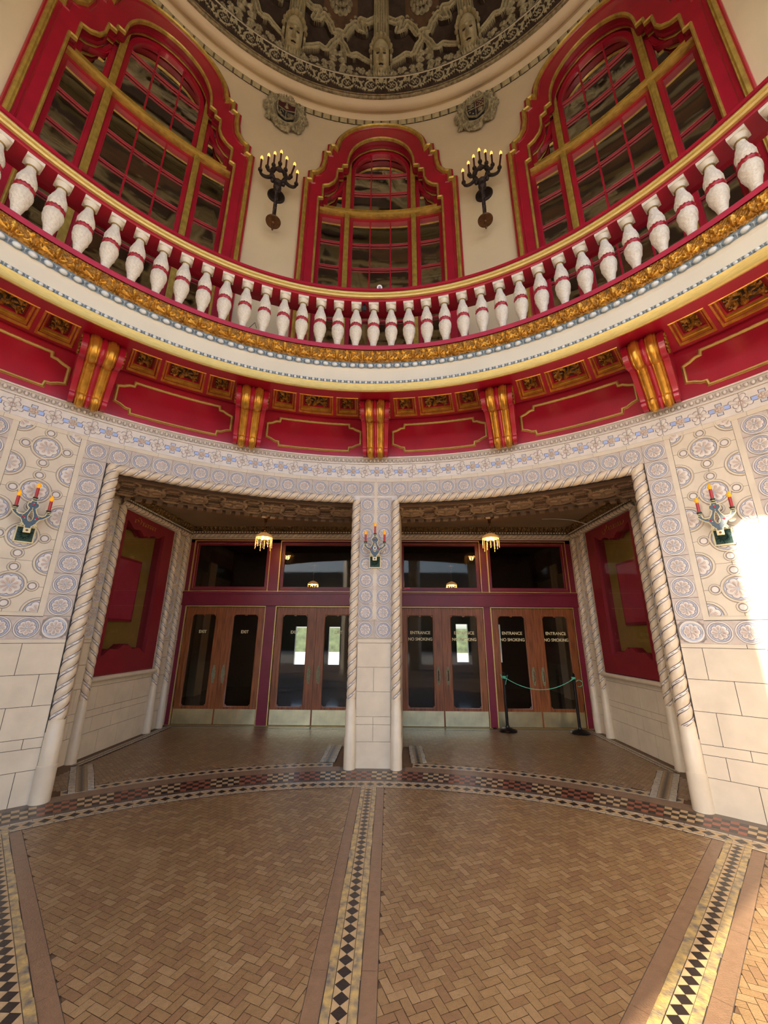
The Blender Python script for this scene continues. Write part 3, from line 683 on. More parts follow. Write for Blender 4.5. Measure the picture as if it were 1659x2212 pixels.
for i, (x0, x1, side) in enumerate(leaf):
    t = struct(empty('door_%d' % (i + 1), ((x0 + x1) / 2, YD + .02, 0)), 'brown oak ' + LN[i], 'door'); w = (x1 - x0) / 2
    tf = lambda P: np.stack((P[:, 0], -P[:, 2], P[:, 1]), -1)
    gl, gr = (-w + .125, w - .17) if side == 0 else (-w + .17, w - .125); gz0, gz1 = .32, 1.965
    q = MB(tf)
    for a, c, z0, z1 in ((-w, gl, .015, 2.105), (gr, w, .015, 2.105), (gl, gr, .015, gz0), (gl, gr, gz1, 2.105)): q.box(a, c, z0, z1, -.045, 0, WOOD)
    for sx, cx in ((1, gl), (-1, gr)):
        for sz, cz in ((1, gz0), (-1, gz1)): q.poly([(cx, cz), (cx + sx * .045, cz), (cx + sx * .032, cz + sz * .018), (cx + sx * .018, cz + sz * .032), (cx, cz + sz * .045)], 0.001, WOOD, -.02)
    q.disc((gl + gr) / 2, gz1, .026, .001, WOOD, 14, -.02); q.sweep2([(gl, gz0), (gr, gz0), (gr, gz1), (gl, gz1)], [(-.008, 0), (-.004, .006), (.004, .002), (.006, -.02)], WOOD); q.build('door_frame', t)
    q = MB(tf); q.quad(gl - .002, gr + .002, gz0, gz1, -.022, GLASSD); g = q.build('glass_pane', t)
    q = MB(tf); q.box(-w + .012, w - .012, .02, .272, 0, .004, BRASS); q.build('kick_plate', t, label='polished brass kick plate')
    for z in (.30, 1.05, 1.80):
        hx = -w if side == 0 else w; q = MB(tf); q.box(hx - .012, hx + .012, z, z + .11, 0, .008, BRONZE); q.build('hinge', t)
    handle(t, (w - .088) if side == 0 else (-w + .088), i in (6, 7, 4, 5))
    lines = [('EXIT', 1.636, .145)] if i < 4 else [('ENTRANCE', 1.641, .385), ('NO SMOKING', 1.522, .46)]
    for txt, z, wd in lines:
        o = text_mesh(txt, .078, LETTER, .018, 'lettering', wd); o.parent = t; o.rotation_euler = (PI / 2, 0, 0); o.location = ((gl + gr) / 2 + (.0 if i != 3 else .02), .018, z)
# ================================================================ lobby behind the doors
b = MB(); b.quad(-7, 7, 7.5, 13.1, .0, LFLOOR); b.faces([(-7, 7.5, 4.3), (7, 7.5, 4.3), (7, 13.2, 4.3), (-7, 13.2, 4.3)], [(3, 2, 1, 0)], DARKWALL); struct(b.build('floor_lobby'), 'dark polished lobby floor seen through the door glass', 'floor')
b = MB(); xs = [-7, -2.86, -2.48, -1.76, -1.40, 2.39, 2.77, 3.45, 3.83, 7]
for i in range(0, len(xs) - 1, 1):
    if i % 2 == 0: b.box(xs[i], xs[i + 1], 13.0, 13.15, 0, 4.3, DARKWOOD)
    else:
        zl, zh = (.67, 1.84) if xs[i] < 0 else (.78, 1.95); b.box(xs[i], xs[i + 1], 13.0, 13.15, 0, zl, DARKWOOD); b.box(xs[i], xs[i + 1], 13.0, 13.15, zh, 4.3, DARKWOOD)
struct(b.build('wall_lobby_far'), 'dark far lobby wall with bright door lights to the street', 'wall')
b = MB()
for s in (-1, 1):
    b.box(min(s * 5.2, s * 5.35), max(s * 5.2, s * 5.35), 7.55, 13, 0, 4.3, DARKWALL)
    for y in (8.3, 9.6, 10.9): b.box(min(s * 5.0, s * 5.2), max(s * 5.0, s * 5.2), y, y + .45, 0, 3.6, ACEIL)
    b.box(min(s * 5.05, s * 5.2), max(s * 5.05, s * 5.2), 7.55, 13, 3.3, 3.6, DARKWOOD)
struct(b.build('wall_lobby_sides'), 'dim lobby side walls with pale pilasters', 'wall')
b = MB()
for s in (-1, 1): b.box(min(s * 3.9, s * 7), max(s * 3.9, s * 7), 7.5, 7.56, 0, 4.3, DARKWALL)
b.box(-7, 7, 7.5, 7.56, 3.5, 4.3, DARKWALL); struct(b.build('wall_lobby_near'), 'lobby wall beside the doors', 'wall')
b = MB(); b.quad(-40, 40, 13.2, 60, -.02, PAVE); b.box(-30, 30, 40, 41, 0, 2.2, GREENERY); struct(b.build('ground_street'), 'sunlit pavement and shrubs outside the far doors', 'ground')
# ================================================================ hanging lamps
def lamp(loc, label, drop=.34, power=6):
    t = tag(empty('hanging_lamp', loc), label, 'lamp', None)
    b = MB(); b.lathe([(0, 0), (.09, 0), (.085, -.02), (.03, -.05), (.022, -.11), (.03, -.125), (.0, -.135)], BRONZE, 16); b.build('ceiling_mount', t)
    b = MB(); b.tube([(0, 0, -.12), (0, 0, -drop)], .008, BRONZE, 6); b.ball((0, 0, -.17), .018, BRONZE, 8, 6); b.ball((0, 0, -.27), .015, BRONZE, 8, 6); b.build('stem', t)
    b = MB(); z = -drop; b.lathe([(.03, z + .03), (.06, z + .02), (.10, z), (.145, z - .035), (.155, z - .06), (.15, z - .075), (.14, z - .06), (.09, z - .01), (.03, z + .01)], CRYST, 24); b.build('crown_shade', t)
    for k in range(14):
        a = 2 * PI * k / 14; b = MB(); x, y = .15 * math.cos(a), .15 * math.sin(a); L = .12 + .04 * (k % 3)
        b.tube([(x, y, z - .07), (x, y, z - .07 - L)], .0022, BRASSD, 4); b.ball((x, y, z - .08 - L), (.008, .008, .02), CRYST, 6, 4); b.tube([(x, y, z - .09), (x, y, z - .05 - L)], [.004, .008], CRYST, 5); b.build('crystal_pendant', t)
    for k in range(3):
        a = 2 * PI * k / 3 + .4; b = MB(); b.ball((.06 * math.cos(a), .06 * math.sin(a), z - .075), (.022, .022, .032), M('warm_bulb', '#ffd9a0', .3, emit=('#ffb860', 30)), 10, 8); b.build('light_bulb', t)
    l = bpy.data.lights.new('lamp_light', 'POINT'); l.energy = power; l.color = (1, .62, .28); l.shadow_soft_size = .05
    o = bpy.data.objects.new('lamp_light', l); C.objects.link(o); o.parent = t; o.location = (0, 0, z - .11)
    return t
lamp((-2.12, 6.58, 3.72), 'lit crystal-drop lamp hanging from the left alcove ceiling', power=4)
lamp((2.07, 6.58, 3.72), 'lit crystal-drop lamp hanging from the right alcove ceiling', power=4)
lamp((-2.0, 11.0, 3.55), 'small lit lamp in the lobby behind the left transom', .5, 12)
lamp((2.0, 11.0, 3.55), 'small lit lamp in the lobby behind the right transom', .5, 12)
b = MB(); b.box(1.25, 1.75, 6.2, 6.75, 3.695, 3.725, ACEIL); b.box(1.29, 1.71, 6.24, 6.71, 3.688, 3.70, ACEIL); tag(b.build('ceiling_hatch'), 'flat access hatch in the right alcove ceiling', 'hatch')
b = MB(); b.tube([(3.1, 6.7, 3.72), (3.3, 6.6, 3.70), (3.6, 6.55, 3.66), (3.8, 6.45, 3.56), (3.83, 6.40, 3.50)], .006, TCREAM, 5); tag(b.build('loose_wire'), 'thin pale wire drooping over the right alcove cornice', 'wire')
# ================================================================ stanchions and cord
def stanchion(loc, label):
    t = tag(empty('stanchion', loc), label, 'stanchion')
    b = MB(); b.lathe([(0, 0), (.16, 0), (.165, .012), (.15, .03), (.09, .05), (.04, .065), (.03, .09), (0, .09)], BLACK, 28); b.build('base', t)
    b = MB(); b.tube([(0, 0, .06), (0, 0, .90)], .025, BLACK, 16); b.lathe([(.025, .84), (.032, .85), (.032, .90), (.024, .915), (.02, .92), (.028, .935), (.018, .955), (0, .965)], BLACK, 16); b.build('post', t); return t
P1, P2 = (2.285, 7.20, .004), (3.50, 7.10, .004)
stanchion(P1, 'black stanchion post on the left, green cord knotted at its top'); stanchion(P2, 'black stanchion post on the right, by the far right door')
b = MB(); n = 24; q = np.linspace(0, 1, n); b.tube(np.stack((P1[0] + (P2[0] - P1[0]) * q, P1[1] - .03 + (P2[1] - P1[1]) * q, .885 - .03 * 0 - .20 * (1 - (2 * q - 1) ** 2)), -1), .006, GREEN, 6)
for (x, y, z), lo in ((P1, 1), (P2, 0)):
    for k in range(3): a = np.linspace(0, 2 * PI, 14); b.tube(np.stack((x + .031 * np.cos(a), y + .031 * np.sin(a), .875 + .012 * k + .003 * np.sin(a)), -1), .006, GREEN, 5)
    if lo:
        b.tube([(x - .03, y - .03, .89), (x - .07, y - .05, .93), (x - .05, y - .06, .87), (x + .02, y - .05, .86)], .005, GREEN, 5); b.tube([(x, y - .035, .88), (x + .06, y - .05, .92), (x + .03, y - .05, .84), (x + .01, y - .04, .76)], .005, GREEN, 5)
    else: a = np.linspace(-2.2, 2.6, 16); b.tube(np.stack((x + .075 + .055 * np.cos(a), 0 * a + y - .03, .80 + .055 * np.sin(a)), -1), .005, GREEN, 5)
tag(b.build('barrier_cord'), 'thin green cord strung between the two black stanchions', 'cord')
# ================================================================ frieze, soffit, balcony front
b = MB(cylm(R0)); b.quad(u_(-78), u_(78), 4.24, 4.96, -.004, RED, nu=100); struct(b.build('wall_frieze'), 'curved red frieze wall between the tile band and the balcony', 'wall')
def sofm(P): a = P[:, 0] / 4.7; return np.stack((P[:, 1] * np.sin(a), P[:, 1] * np.cos(a), 4.885 - P[:, 2]), -1)
du = 4.7 * PI / 180
b = MB(sofm); b.quad(-78 * du, 78 * du, 4.09, 4.44, 0, RED, nu=90); b.quad(-78 * du, 78 * du, 4.95, 5.02, 0, RED, nu=90); b.quad(-78 * du, 78 * du, 5.02, 5.10, -.05, REDD, nu=90); b.quad(-78 * du, 78 * du, 5.015, 5.03, -.0, REDD, nu=90)
for k in range(-4, 4):
    c = 11 + 22 * k; e = [c - 11, c - 7.75, c - 3.6, c - 3.1, c + 3.1, c + 3.6, c + 7.75, c + 11]
    for i in (0, 2, 4, 6): b.quad(e[i] * du, e[i + 1] * du, 4.44, 4.95, 0, RED, nu=2)
struct(b.build('ceiling_balcony_soffit'), 'red soffit under the balcony set with coffers', 'ceiling')
BAYN = ['third bay left of the centre bracket', 'second bay left of the centre bracket', 'bay just left of the centre bracket', 'bay just right of the centre bracket', 'second bay right of the centre bracket', 'third bay right of the centre bracket']
def grille_h(big):
    def f(U, V):
        x, y = U, V; r = np.hypot(x, y); a = np.arctan2(y, x)
        h = .03 * np.clip(np.cos(6 * a + r * 12), 0, 1) * (r < (.17 if big else .14)) + .045 * (r < .035)
        for dx, dy in ((.15, .09), (-.15, .09), (.15, -.09), (-.15, -.09)) if big else ((.08, .09), (-.08, .09), (.08, -.09), (-.08, -.09)):
            q = np.hypot(x - dx, y - dy); b2 = np.arctan2(y - dy, x - dx); h = np.maximum(h, .03 * np.clip(np.cos(5 * b2 + 30 * q), 0, 1) * (q < .085) + .02 * np.exp(-((q - .06) / .014) ** 2))
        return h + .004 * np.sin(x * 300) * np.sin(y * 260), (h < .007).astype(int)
    return f
for k in range(-3, 3):
    c = 11 + 22 * k
    for a0, a1, nm in ((c - 7.75, c - 3.6, 'left small'), (c - 3.1, c + 3.1, 'wide middle'), (c + 3.6, c + 7.75, 'right small')):
        big = a1 - a0 > 5; cen = (a0 + a1) / 2; hw = (a1 - a0) / 2 * du; ang = R_(cen)
        t = tag(empty('ceiling_coffer', pol(cen, 4.695, 4.885), -ang), '%s gold-framed coffer, %s' % (nm, BAYN[k + 3]), 'coffer', 'coffers under the balcony')
        def lm(P, cen=cen): 
            a = P[:, 0] / 4.7; r = 4.695 + P[:, 1]; return np.stack((r * np.sin(a), r * np.cos(a) - 4.695, -P[:, 2]), -1)
        q = MB(lm); n = 5; xs = np.linspace(-hw, hw, n)
        path = [(x, -.255) for x in xs] + [(x, .255) for x in xs[::-1]]
        q.sweep2(path, [(0, 0), (.006, .008), (.022, .004), (.026, -.018), (.036, -.022), (.040, -.05), (.052, -.055), (.056, -.085), (.07, -.09), (.07, -.11)], [GOLD, GOLD, GOLD, REDD, GOLD, GOLD, GOLD, RED, RED]); q.build('gold_frame', t)
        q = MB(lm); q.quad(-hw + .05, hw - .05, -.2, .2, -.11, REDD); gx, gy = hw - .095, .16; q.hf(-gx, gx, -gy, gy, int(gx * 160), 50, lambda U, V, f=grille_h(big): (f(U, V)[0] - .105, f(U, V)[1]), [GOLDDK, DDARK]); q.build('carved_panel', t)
    # frieze panel frame
    p = [(-.735, 4.46), (-.66, 4.435), (-.60, 4.40), (-.555, 4.395), (-.545, 4.335), (.545, 4.335), (.555, 4.395), (.60, 4.40), (.66, 4.435), (.735, 4.46), (.735, 4.70), (.66, 4.725), (.60, 4.76), (.555, 4.765), (.545, 4.825), (-.545, 4.825), (-.555, 4.765), (-.60, 4.76), (-.66, 4.725), (-.735, 4.70)]
    P = []
    for i in range(len(p)):
        a, c2 = p[i], p[(i + 1) % len(p)]; n = 10 if abs(a[0] - c2[0]) > .5 else 1
        for j in range(n): P.append((a[0] + (c2[0] - a[0]) * j / n, a[1] + (c2[1] - a[1]) * j / n - 4.58))
    def fm(P_): a = P_[:, 0] / R0; r = R0 - P_[:, 2]; return np.stack((r * np.sin(a), r * np.cos(a) - R0, P_[:, 1]), -1)
    q = MB(fm); q.sweep2(P, [(-.008, 0), (-.002, .012), (.006, .008), (.010, .016), (.024, .014), (.030, .004), (.034, .0)], [GOLDB, GOLDDK, GOLDB, GOLDB, GOLDB, GOLDDK])
    tag(q.build('panel_moulding', loc=pol(c, R0, 4.58), rz=-R_(c)), 'gold notched panel moulding on red frieze, %s' % BAYN[k + 3], 'moulding', 'gold panel mouldings on the frieze')
# corbel brackets
def bracket(az, label):
    t = tag(empty('scroll_bracket', pol(az, R0, 4.235), -R_(az)), label, 'bracket', 'scroll brackets under the balcony')
    prof = np.array([(-.56, .65), (-.63, .61), (-.672, .54), (-.675, .46), (-.645, .40), (-.59, .365), (-.53, .362), (-.485, .385), (-.46, .385), (-.40, .335), (-.32, .235), (-.25, .165), (-.20, .10), (-.19, .075), (-.205, .05), (-.195, .02), (-.165, .0), (-.13, .002), (-.10, .0)])
    # smooth
    tt = np.arange(len(prof)); ts = np.linspace(0, len(prof) - 1, 52); pr = np.stack([np.interp(ts, tt, prof[:, i]) for i in (0, 1)], -1)
    pr[1:-1] = (pr[:-2] + 2 * pr[1:-1] + pr[2:]) / 4
    d = np.gradient(pr, axis=0); d /= np.linalg.norm(d, axis=1)[:, None]; N = np.stack((d[:, 1], -d[:, 0]), -1); N *= np.sign((N @ np.array([-1., -.3])).sum())
    taper = np.interp(np.arange(52), [0, 20, 51], [.215, .195, .185])
    xs = np.linspace(-1, 1, 45)
    def h(x):
        a = abs(x); v = 0.
        if a < .13: v = .012 + .018 * math.cos(a / .13 * PI / 2)
        elif a < .66: k = (a - .395) / .265; v = .006 + .034 * math.sqrt(max(0, 1 - k * k)) - (.010 if abs(abs(k) - .62) < .09 else 0)
        elif a < .70: v = 0
        else: v = .014
        return v
    def mt(x): a = abs(x); return RED if a < .14 else (GOLD if a < .66 else RED)
    H = np.array([h(x) for x in xs]); G = np.zeros((45, 52, 3))
    for j in range(52):
        bulge = 1 + (.5 if 46 <= j else 0)
        G[:, j, 0] = xs * taper[j]; G[:, j, 1] = pr[j, 0] + N[j, 0] * H * bulge; G[:, j, 2] = pr[j, 1] + N[j, 1] * H * bulge
    b = MB(); ids = np.array([b.mat(mt((xs[i] + xs[i + 1]) / 2)) for i in range(44)]); b.grid(G, np.repeat(ids, 51))
    for s in (-1, 1):
        poly = [(y, z) for y, z in pr] + [(0, 0), (0, .70), (-.5, .70)]; f = lambda P, s=s: np.stack((s * np.interp(P[:, 1], [0, .4, .65], [.185, .195, .215]), P[:, 0], P[:, 1]), -1)
        q = MB(f); q.poly(poly, 0, RED); b.mats += [x for x in q.mats if x not in b.mats]
        for V, lv, lt, mi in zip(q.V, q.lv, q.lt, q.mi): b.V.append(V); b.lv.append(lv + b.n); b.lt.append(lt); b.mi.append(np.full_like(mi, b.mats.index(RED))); b.n += len(V)
    b.build('scroll_body', t, 50)
    for s in (-1, 1):
        q = MB(); c = (s * .213, -.53, .52)
        for k in range(14):
            a = 2 * PI * k / 14; q.ball((c[0], c[1] + .105 * math.cos(a), c[2] + .105 * math.sin(a)), (.014, .02, .02), GOLDDK, 6, 4)
        for k in range(7): a = 2 * PI * k / 7; q.ball((c[0], c[1] + .05 * math.cos(a), c[2] + .05 * math.sin(a)), (.016, .026, .026), GOLDDK, 6, 4)
        q.ball(c, (.022, .02, .02), GOLDDK, 8, 6); q.build('side_rosette', t)
    return t
BN = {-3: 'third scroll bracket left of centre, at the left picture edge', -2: 'large red and gold scroll bracket left, above the left tile panel', -1: 'red and gold scroll bracket above the left doorway', 0: 'red and gold scroll bracket above the centre pillar', 1: 'red and gold scroll bracket above the right doorway', 2: 'large red and gold scroll bracket right, above the right tile panel'}
for k in range(-2, 3): bracket(22 * k - .15, BN[k])
# balcony front
AA, NB = 78, 160
b = MB(); b.lathe([(5.45, 5.30), (4.02, 5.30)], FCREAM, NB, a0=-AA, a1=AA)
b.lathe([(4.12, 4.885), (4.10, 4.80), (4.075, 4.745)], RED, NB, a0=-AA, a1=AA)
b.lathe([(4.075, 4.745), (4.05, 4.738), (4.035, 4.75), (4.038, 4.80), (4.02, 4.842)], GOLDB, NB, a0=-AA, a1=AA)
b.lathe([(4.02, 4.842), (4.045, 4.846), (4.045, 4.90), (4.05, 4.902), (4.052, 5.06), (4.04, 5.085), (4.03, 5.092)], [REDD, EGGB, EGGB, FCREAM, FCREAM, FCREAM], NB, a0=-AA, a1=AA)
b.lathe([(4.03, 5.092), (4.035, 5.095), (4.03, 5.165), (4.02, 5.172)], EGGB, NB, a0=-AA, a1=AA)
b.lathe([(3.975, 5.352), (3.985, 5.36), (4.0, 5.365), (4.0, 5.44), (4.35, 5.44), (4.35, 5.30)], PINKP, NB, a0=-AA, a1=AA)
b.tf = cylm(4.035); q = 4.035 * PI / 180
egg_row(b, -66 * q, 66 * q, 5.13, .1225, .080, .066, .004, EGGW, EGGB, EGGB, 0)
for k in range(-38, 38): b.box((k + .5) * .1225 - .012, (k + .5) * .1225 + .012, 5.105, 5.155, 0, .012, EGGW)
b.tf = cylm(4.043); egg_row(b, -66 * q, 66 * q, 4.874, .079, .042, .044, .002, EGGW, EGGB, EGGB, 0)
def acanthus(U, V):
    p = .3515; x = ((U + p / 4) % p) - p / 4; y = (V - 5.175) / .18
    base = .012 + .035 * np.sin(np.clip(y, 0, 1) * PI * .62)
    h = np.zeros_like(U)
    # shell / palmette motif at x=0 and scroll motif at x=p/2
    r = np.hypot(x, (y - .05) * .18); a = np.arctan2((y - .05) * .18, x); h += .022 * np.clip(np.cos(9 * a), 0, 1) * (r < .085) * (r > .015)
    for s in (-1, 1):
        q1 = np.hypot(x - s * .035, (y - .72) * .18); h = np.maximum(h, .026 * np.exp(-((q1 - .012) / .010) ** 2))
        q2 = np.hypot(x - s * .085, (y - .5) * .18); h = np.maximum(h, .018 * np.exp(-((q2 - .045) / .009) ** 2) * (x * s < .1))
    x2 = x - p / 2; r = np.hypot(x2, (y - .1) * .18); a = np.arctan2((y - .1) * .18, x2)
    h = np.maximum(h, .024 * np.clip(np.cos(6 * (a - PI / 2)), 0, 1) * (r < .13) * (r > .02))
    for s in (-1, 1): q3 = np.hypot(x2 - s * .05, (y - .35) * .18); h = np.maximum(h, .022 * np.exp(-((q3 - .022) / .009) ** 2))
    h = h + .003 * np.sin(U * 210) * np.sin(V * 190)
    return base + h, (h < .005).astype(int)
b.tf = cylm(4.035); b.hf(-68 * q, 68 * q, 5.173, 5.352, 1500, 34, acanthus, [GOLD, GOLDDK])
struct(b.build('wall_balcony_front', smooth=45), 'curved balcony front with cream band, gold leaf ornament and egg mouldings', 'balcony front')
b = MB(); b.lathe([(3.985, 6.19), (3.975, 6.20), (3.975, 6.225), (3.99, 6.235), (3.99, 6.245), (3.965, 6.252), (3.955, 6.272), (3.965, 6.292), (3.972, 6.297), (3.958, 6.304), (3.952, 6.322), (3.96, 6.342), (3.985, 6.35), (3.985, 6.365), (3.965, 6.37), (3.965, 6.41), (3.98, 6.425), (4.30, 6.425), (4.32, 6.40), (4.32, 6.20), (4.24, 6.19), (3.985, 6.19)],
    [RED] * 4 + [GOLDB] * 8 + [REDD] + [RED] * 8, NB, a0=-AA, a1=AA)
tag(b.build('handrail', smooth=50), 'curved red and gold handrail along the balcony balusters', 'handrail')
# balusters
def baluster_proto():
    t = empty('baluster', (0, 0, 0)); H = .75
    pf_ = [(r_ * 1.12, z_) for r_, z_ in [(0.062, 0), (.045, .012), (.036, .03), (.038, .07), (.052, .14), (.070, .21), (.078, .27), (.075, .315), (.064, .345), (.058, .352), (.058, .385), (.066, .40), (.073, .43), (.072, .47), (.060, .53), (.046, .58), (.037, .62), (.034, .65)]]
    def rel(pr, n, m, amp):
        a = np.arange(n) / n * 2 * PI; pr = np.array(pr); z = np.linspace(0, pr[-1, 1], 60); r = np.interp(z, pr[:, 1], pr[:, 0]); A, Z = np.meshgrid(a, z, indexing='ij'); Rr = np.tile(r, (n, 1))
        e = amp * (np.sin(5 * A + 20 * Z) * np.sin(55 * Z + 2 * np.cos(4 * A)) + .6 * np.sin(9 * A) * np.sin(80 * Z)) * np.clip((Rr - .045) / .02, 0, 1)
        Rr = Rr + e; return np.stack((Rr * np.cos(A), Rr * np.sin(A), Z), -1)
    b = MB(); b.grid(rel(pf_, 48, WHITE, .0032), WHITE, cu=True); b.build('carved_shaft', t, 60)
    b = MB(); b.lathe([(.038, .645), (.044, .66), (.046, .672), (.056, .69), (.066, .705), (.070, .715)], WHITES, 28); b.box(-.072, .072, -.072, .072, .712, .75, WHITES); b.build('square_cap', t)
    b = MB(); n, k = 48, 8; a = np.arange(n) / n * 2 * PI; c = np.arange(k) / k * 2 * PI; A, Cc = np.meshgrid(a, c, indexing='ij'); tw = .0045 * np.sin(14 * A + 2 * Cc); rr = .021 + tw
    b.grid(np.stack(((.064 + rr * np.cos(Cc)) * np.cos(A), (.064 + rr * np.cos(Cc)) * np.sin(A), .368 + rr * 1.35 * np.sin(Cc)), -1), RED, cu=True, cv=True); b.build('rope_band', t, 60, label='red twisted rope band')
    b = MB(); a = np.linspace(0, 2 * PI, 25); b.tube(np.stack((.047 * np.cos(a), .047 * np.sin(a), .648 + 0 * a), -1), .0065, BRASSD, 6); b.build('neck_ring', t, label='dull brass neck ring')
    return t
proto = baluster_proto(); first = True
azs = [-.42 + 3.572 * k for k in range(-18, 19)]
for a in azs:
    o = proto if first else copy_tree(proto); first = False
    o.location = pol(a, 4.065, 5.44); o.rotation_euler = (0, 0, -R_(a)); k = round((a + .42) / 3.572)
    if k == 0: lb = 'white carved baluster just right of the black security camera'
    elif k > 0: lb = 'white carved baluster, %s to the right of the one beside the black camera' % ORD[k - 1]
    else: lb = 'white carved baluster, %s to the left of the one beside the black camera' % ORD[-k - 1]
    if k == -1: lb = 'white carved baluster just left of the black security camera'
    tag(o, lb, 'baluster', 'balusters along the balcony')
# security cameras and bits on the balcony
t = tag(empty('security_camera', pol(.69, 4.12, 6.425), 0), 'white bullet security camera on top of the handrail', 'camera')
b = MB(); b.tube([(0, 0, 0), (0, 0, .06), (0, -.02, .09)], .012, CAMW, 8); b.lathe([(0, 0), (.035, 0), (.035, .01), (0, .012)], CAMW, 12); b.build('mount', t)
b = MB(); b.tube([(0, .07, .15), (0, .02, .13), (0, -.06, .105)], [.036, .040, .040], CAMW, 16); b.build('housing', t)
b = MB(); b.tube([(0, -.06, .105), (0, -.065, .103)], [.020, .018], M('lens_grey', '#8a8a98', .2), 12); b.build('lens', t, label='small grey lens')
t = tag(empty('security_camera', pol(-2.34, 4.03, 6.19), 0), 'black dome-ended security camera hanging under the handrail', 'camera')
b = MB(); b.tube([(0, 0, 0), (0, 0, -.06)], .012, BLACK, 8); b.build('mount', t)
b = MB(); b.tube([(0, .05, -.08), (0, 0, -.10), (0, -.05, -.12), (0, -.055, -.122)], [.02, .034, .036, .03], BLACK, 16); b.build('housing', t)
b = MB(); b.tube([pol(-24.2, 4.0, 5.44), pol(-23.3, 4.02, 5.56), pol(-22.9, 4.05, 5.50)], .004, BLACK, 5); tag(b.build('bent_wire'), 'short bent black wire standing on the balcony curb', 'wire')
# ================================================================ upper wall with three windows
RU = 5.40
def half(keys, cz, a, b, n=14):
    h = list(keys) + [(a * math.cos(t), cz + b * math.sin(t)) for t in np.linspace(.02, PI / 2, n)]
    return h + [(-x, z) for x, z in h[::-1][1:]]
OUT = half([(16.6, 5.3), (16.6, 7.0), (16.6, 8.8), (16.6, 10.45), (15.65, 10.47), (15.65, 10.68), (14.4, 10.73), (13.4, 10.87), (12.95, 11.1), (12.9, 11.36), (11.9, 11.38), (11.8, 11.60), (10.45, 11.62)], 11.58, 10.3, .87)
INN = half([(13.4, 5.3), (13.4, 7.0), (13.4, 8.8), (13.4, 10.02), (12.55, 10.04), (12.55, 10.39), (11.4, 10.44), (10.3, 10.55), (9.7, 10.70), (9.6, 10.93), (8.6, 10.95), (8.5, 11.08), (7.5, 11.10)], 11.20, 7.4, .82)
du5 = RU * PI / 180
def pip(x, y, P):
    c = False; j = len(P) - 1
    for i in range(len(P)):
        if (P[i][1] > y) != (P[j][1] > y) and x < (P[j][0] - P[i][0]) * (y - P[i][1]) / (P[j][1] - P[i][1]) + P[i][0]: c = not c
        j = i
    return c
MID = [((a[0] * 1.2 + b[0] * .8) / 2, (a[1] * 1.2 + b[1] * .8) / 2) for a, b in zip(OUT, INN)]; MID[0] = (MID[0][0], 5.2); MID[-1] = (MID[-1][0], 5.2)
WAZ = (-44.2, 0.0, 44.2)
b = MB(degm(RU)); V, F = [], []
azg = np.arange(-90, 90.01, .5); zg = np.append(np.arange(5.28, 12.6, .1), 12.6); idx = {}
def vi(i, j):
    if (i, j) not in idx: idx[(i, j)] = len(V); V.append((azg[i], zg[j], 0))
    return idx[(i, j)]
for i in range(len(azg) - 1):
    for j in range(len(zg) - 1):
        ca, cz = (azg[i] + azg[i + 1]) / 2, (zg[j] + zg[j + 1]) / 2
        if any(abs(ca - w) < 17 and pip(ca - w, cz, MID) for w in WAZ): continue
        F.append((vi(i, j), vi(i + 1, j), vi(i + 1, j + 1), vi(i, j + 1)))
b.faces(V, F, CREAM); struct(b.build('wall_upper'), 'cream plastered curved upper wall between the red windows', 'wall')
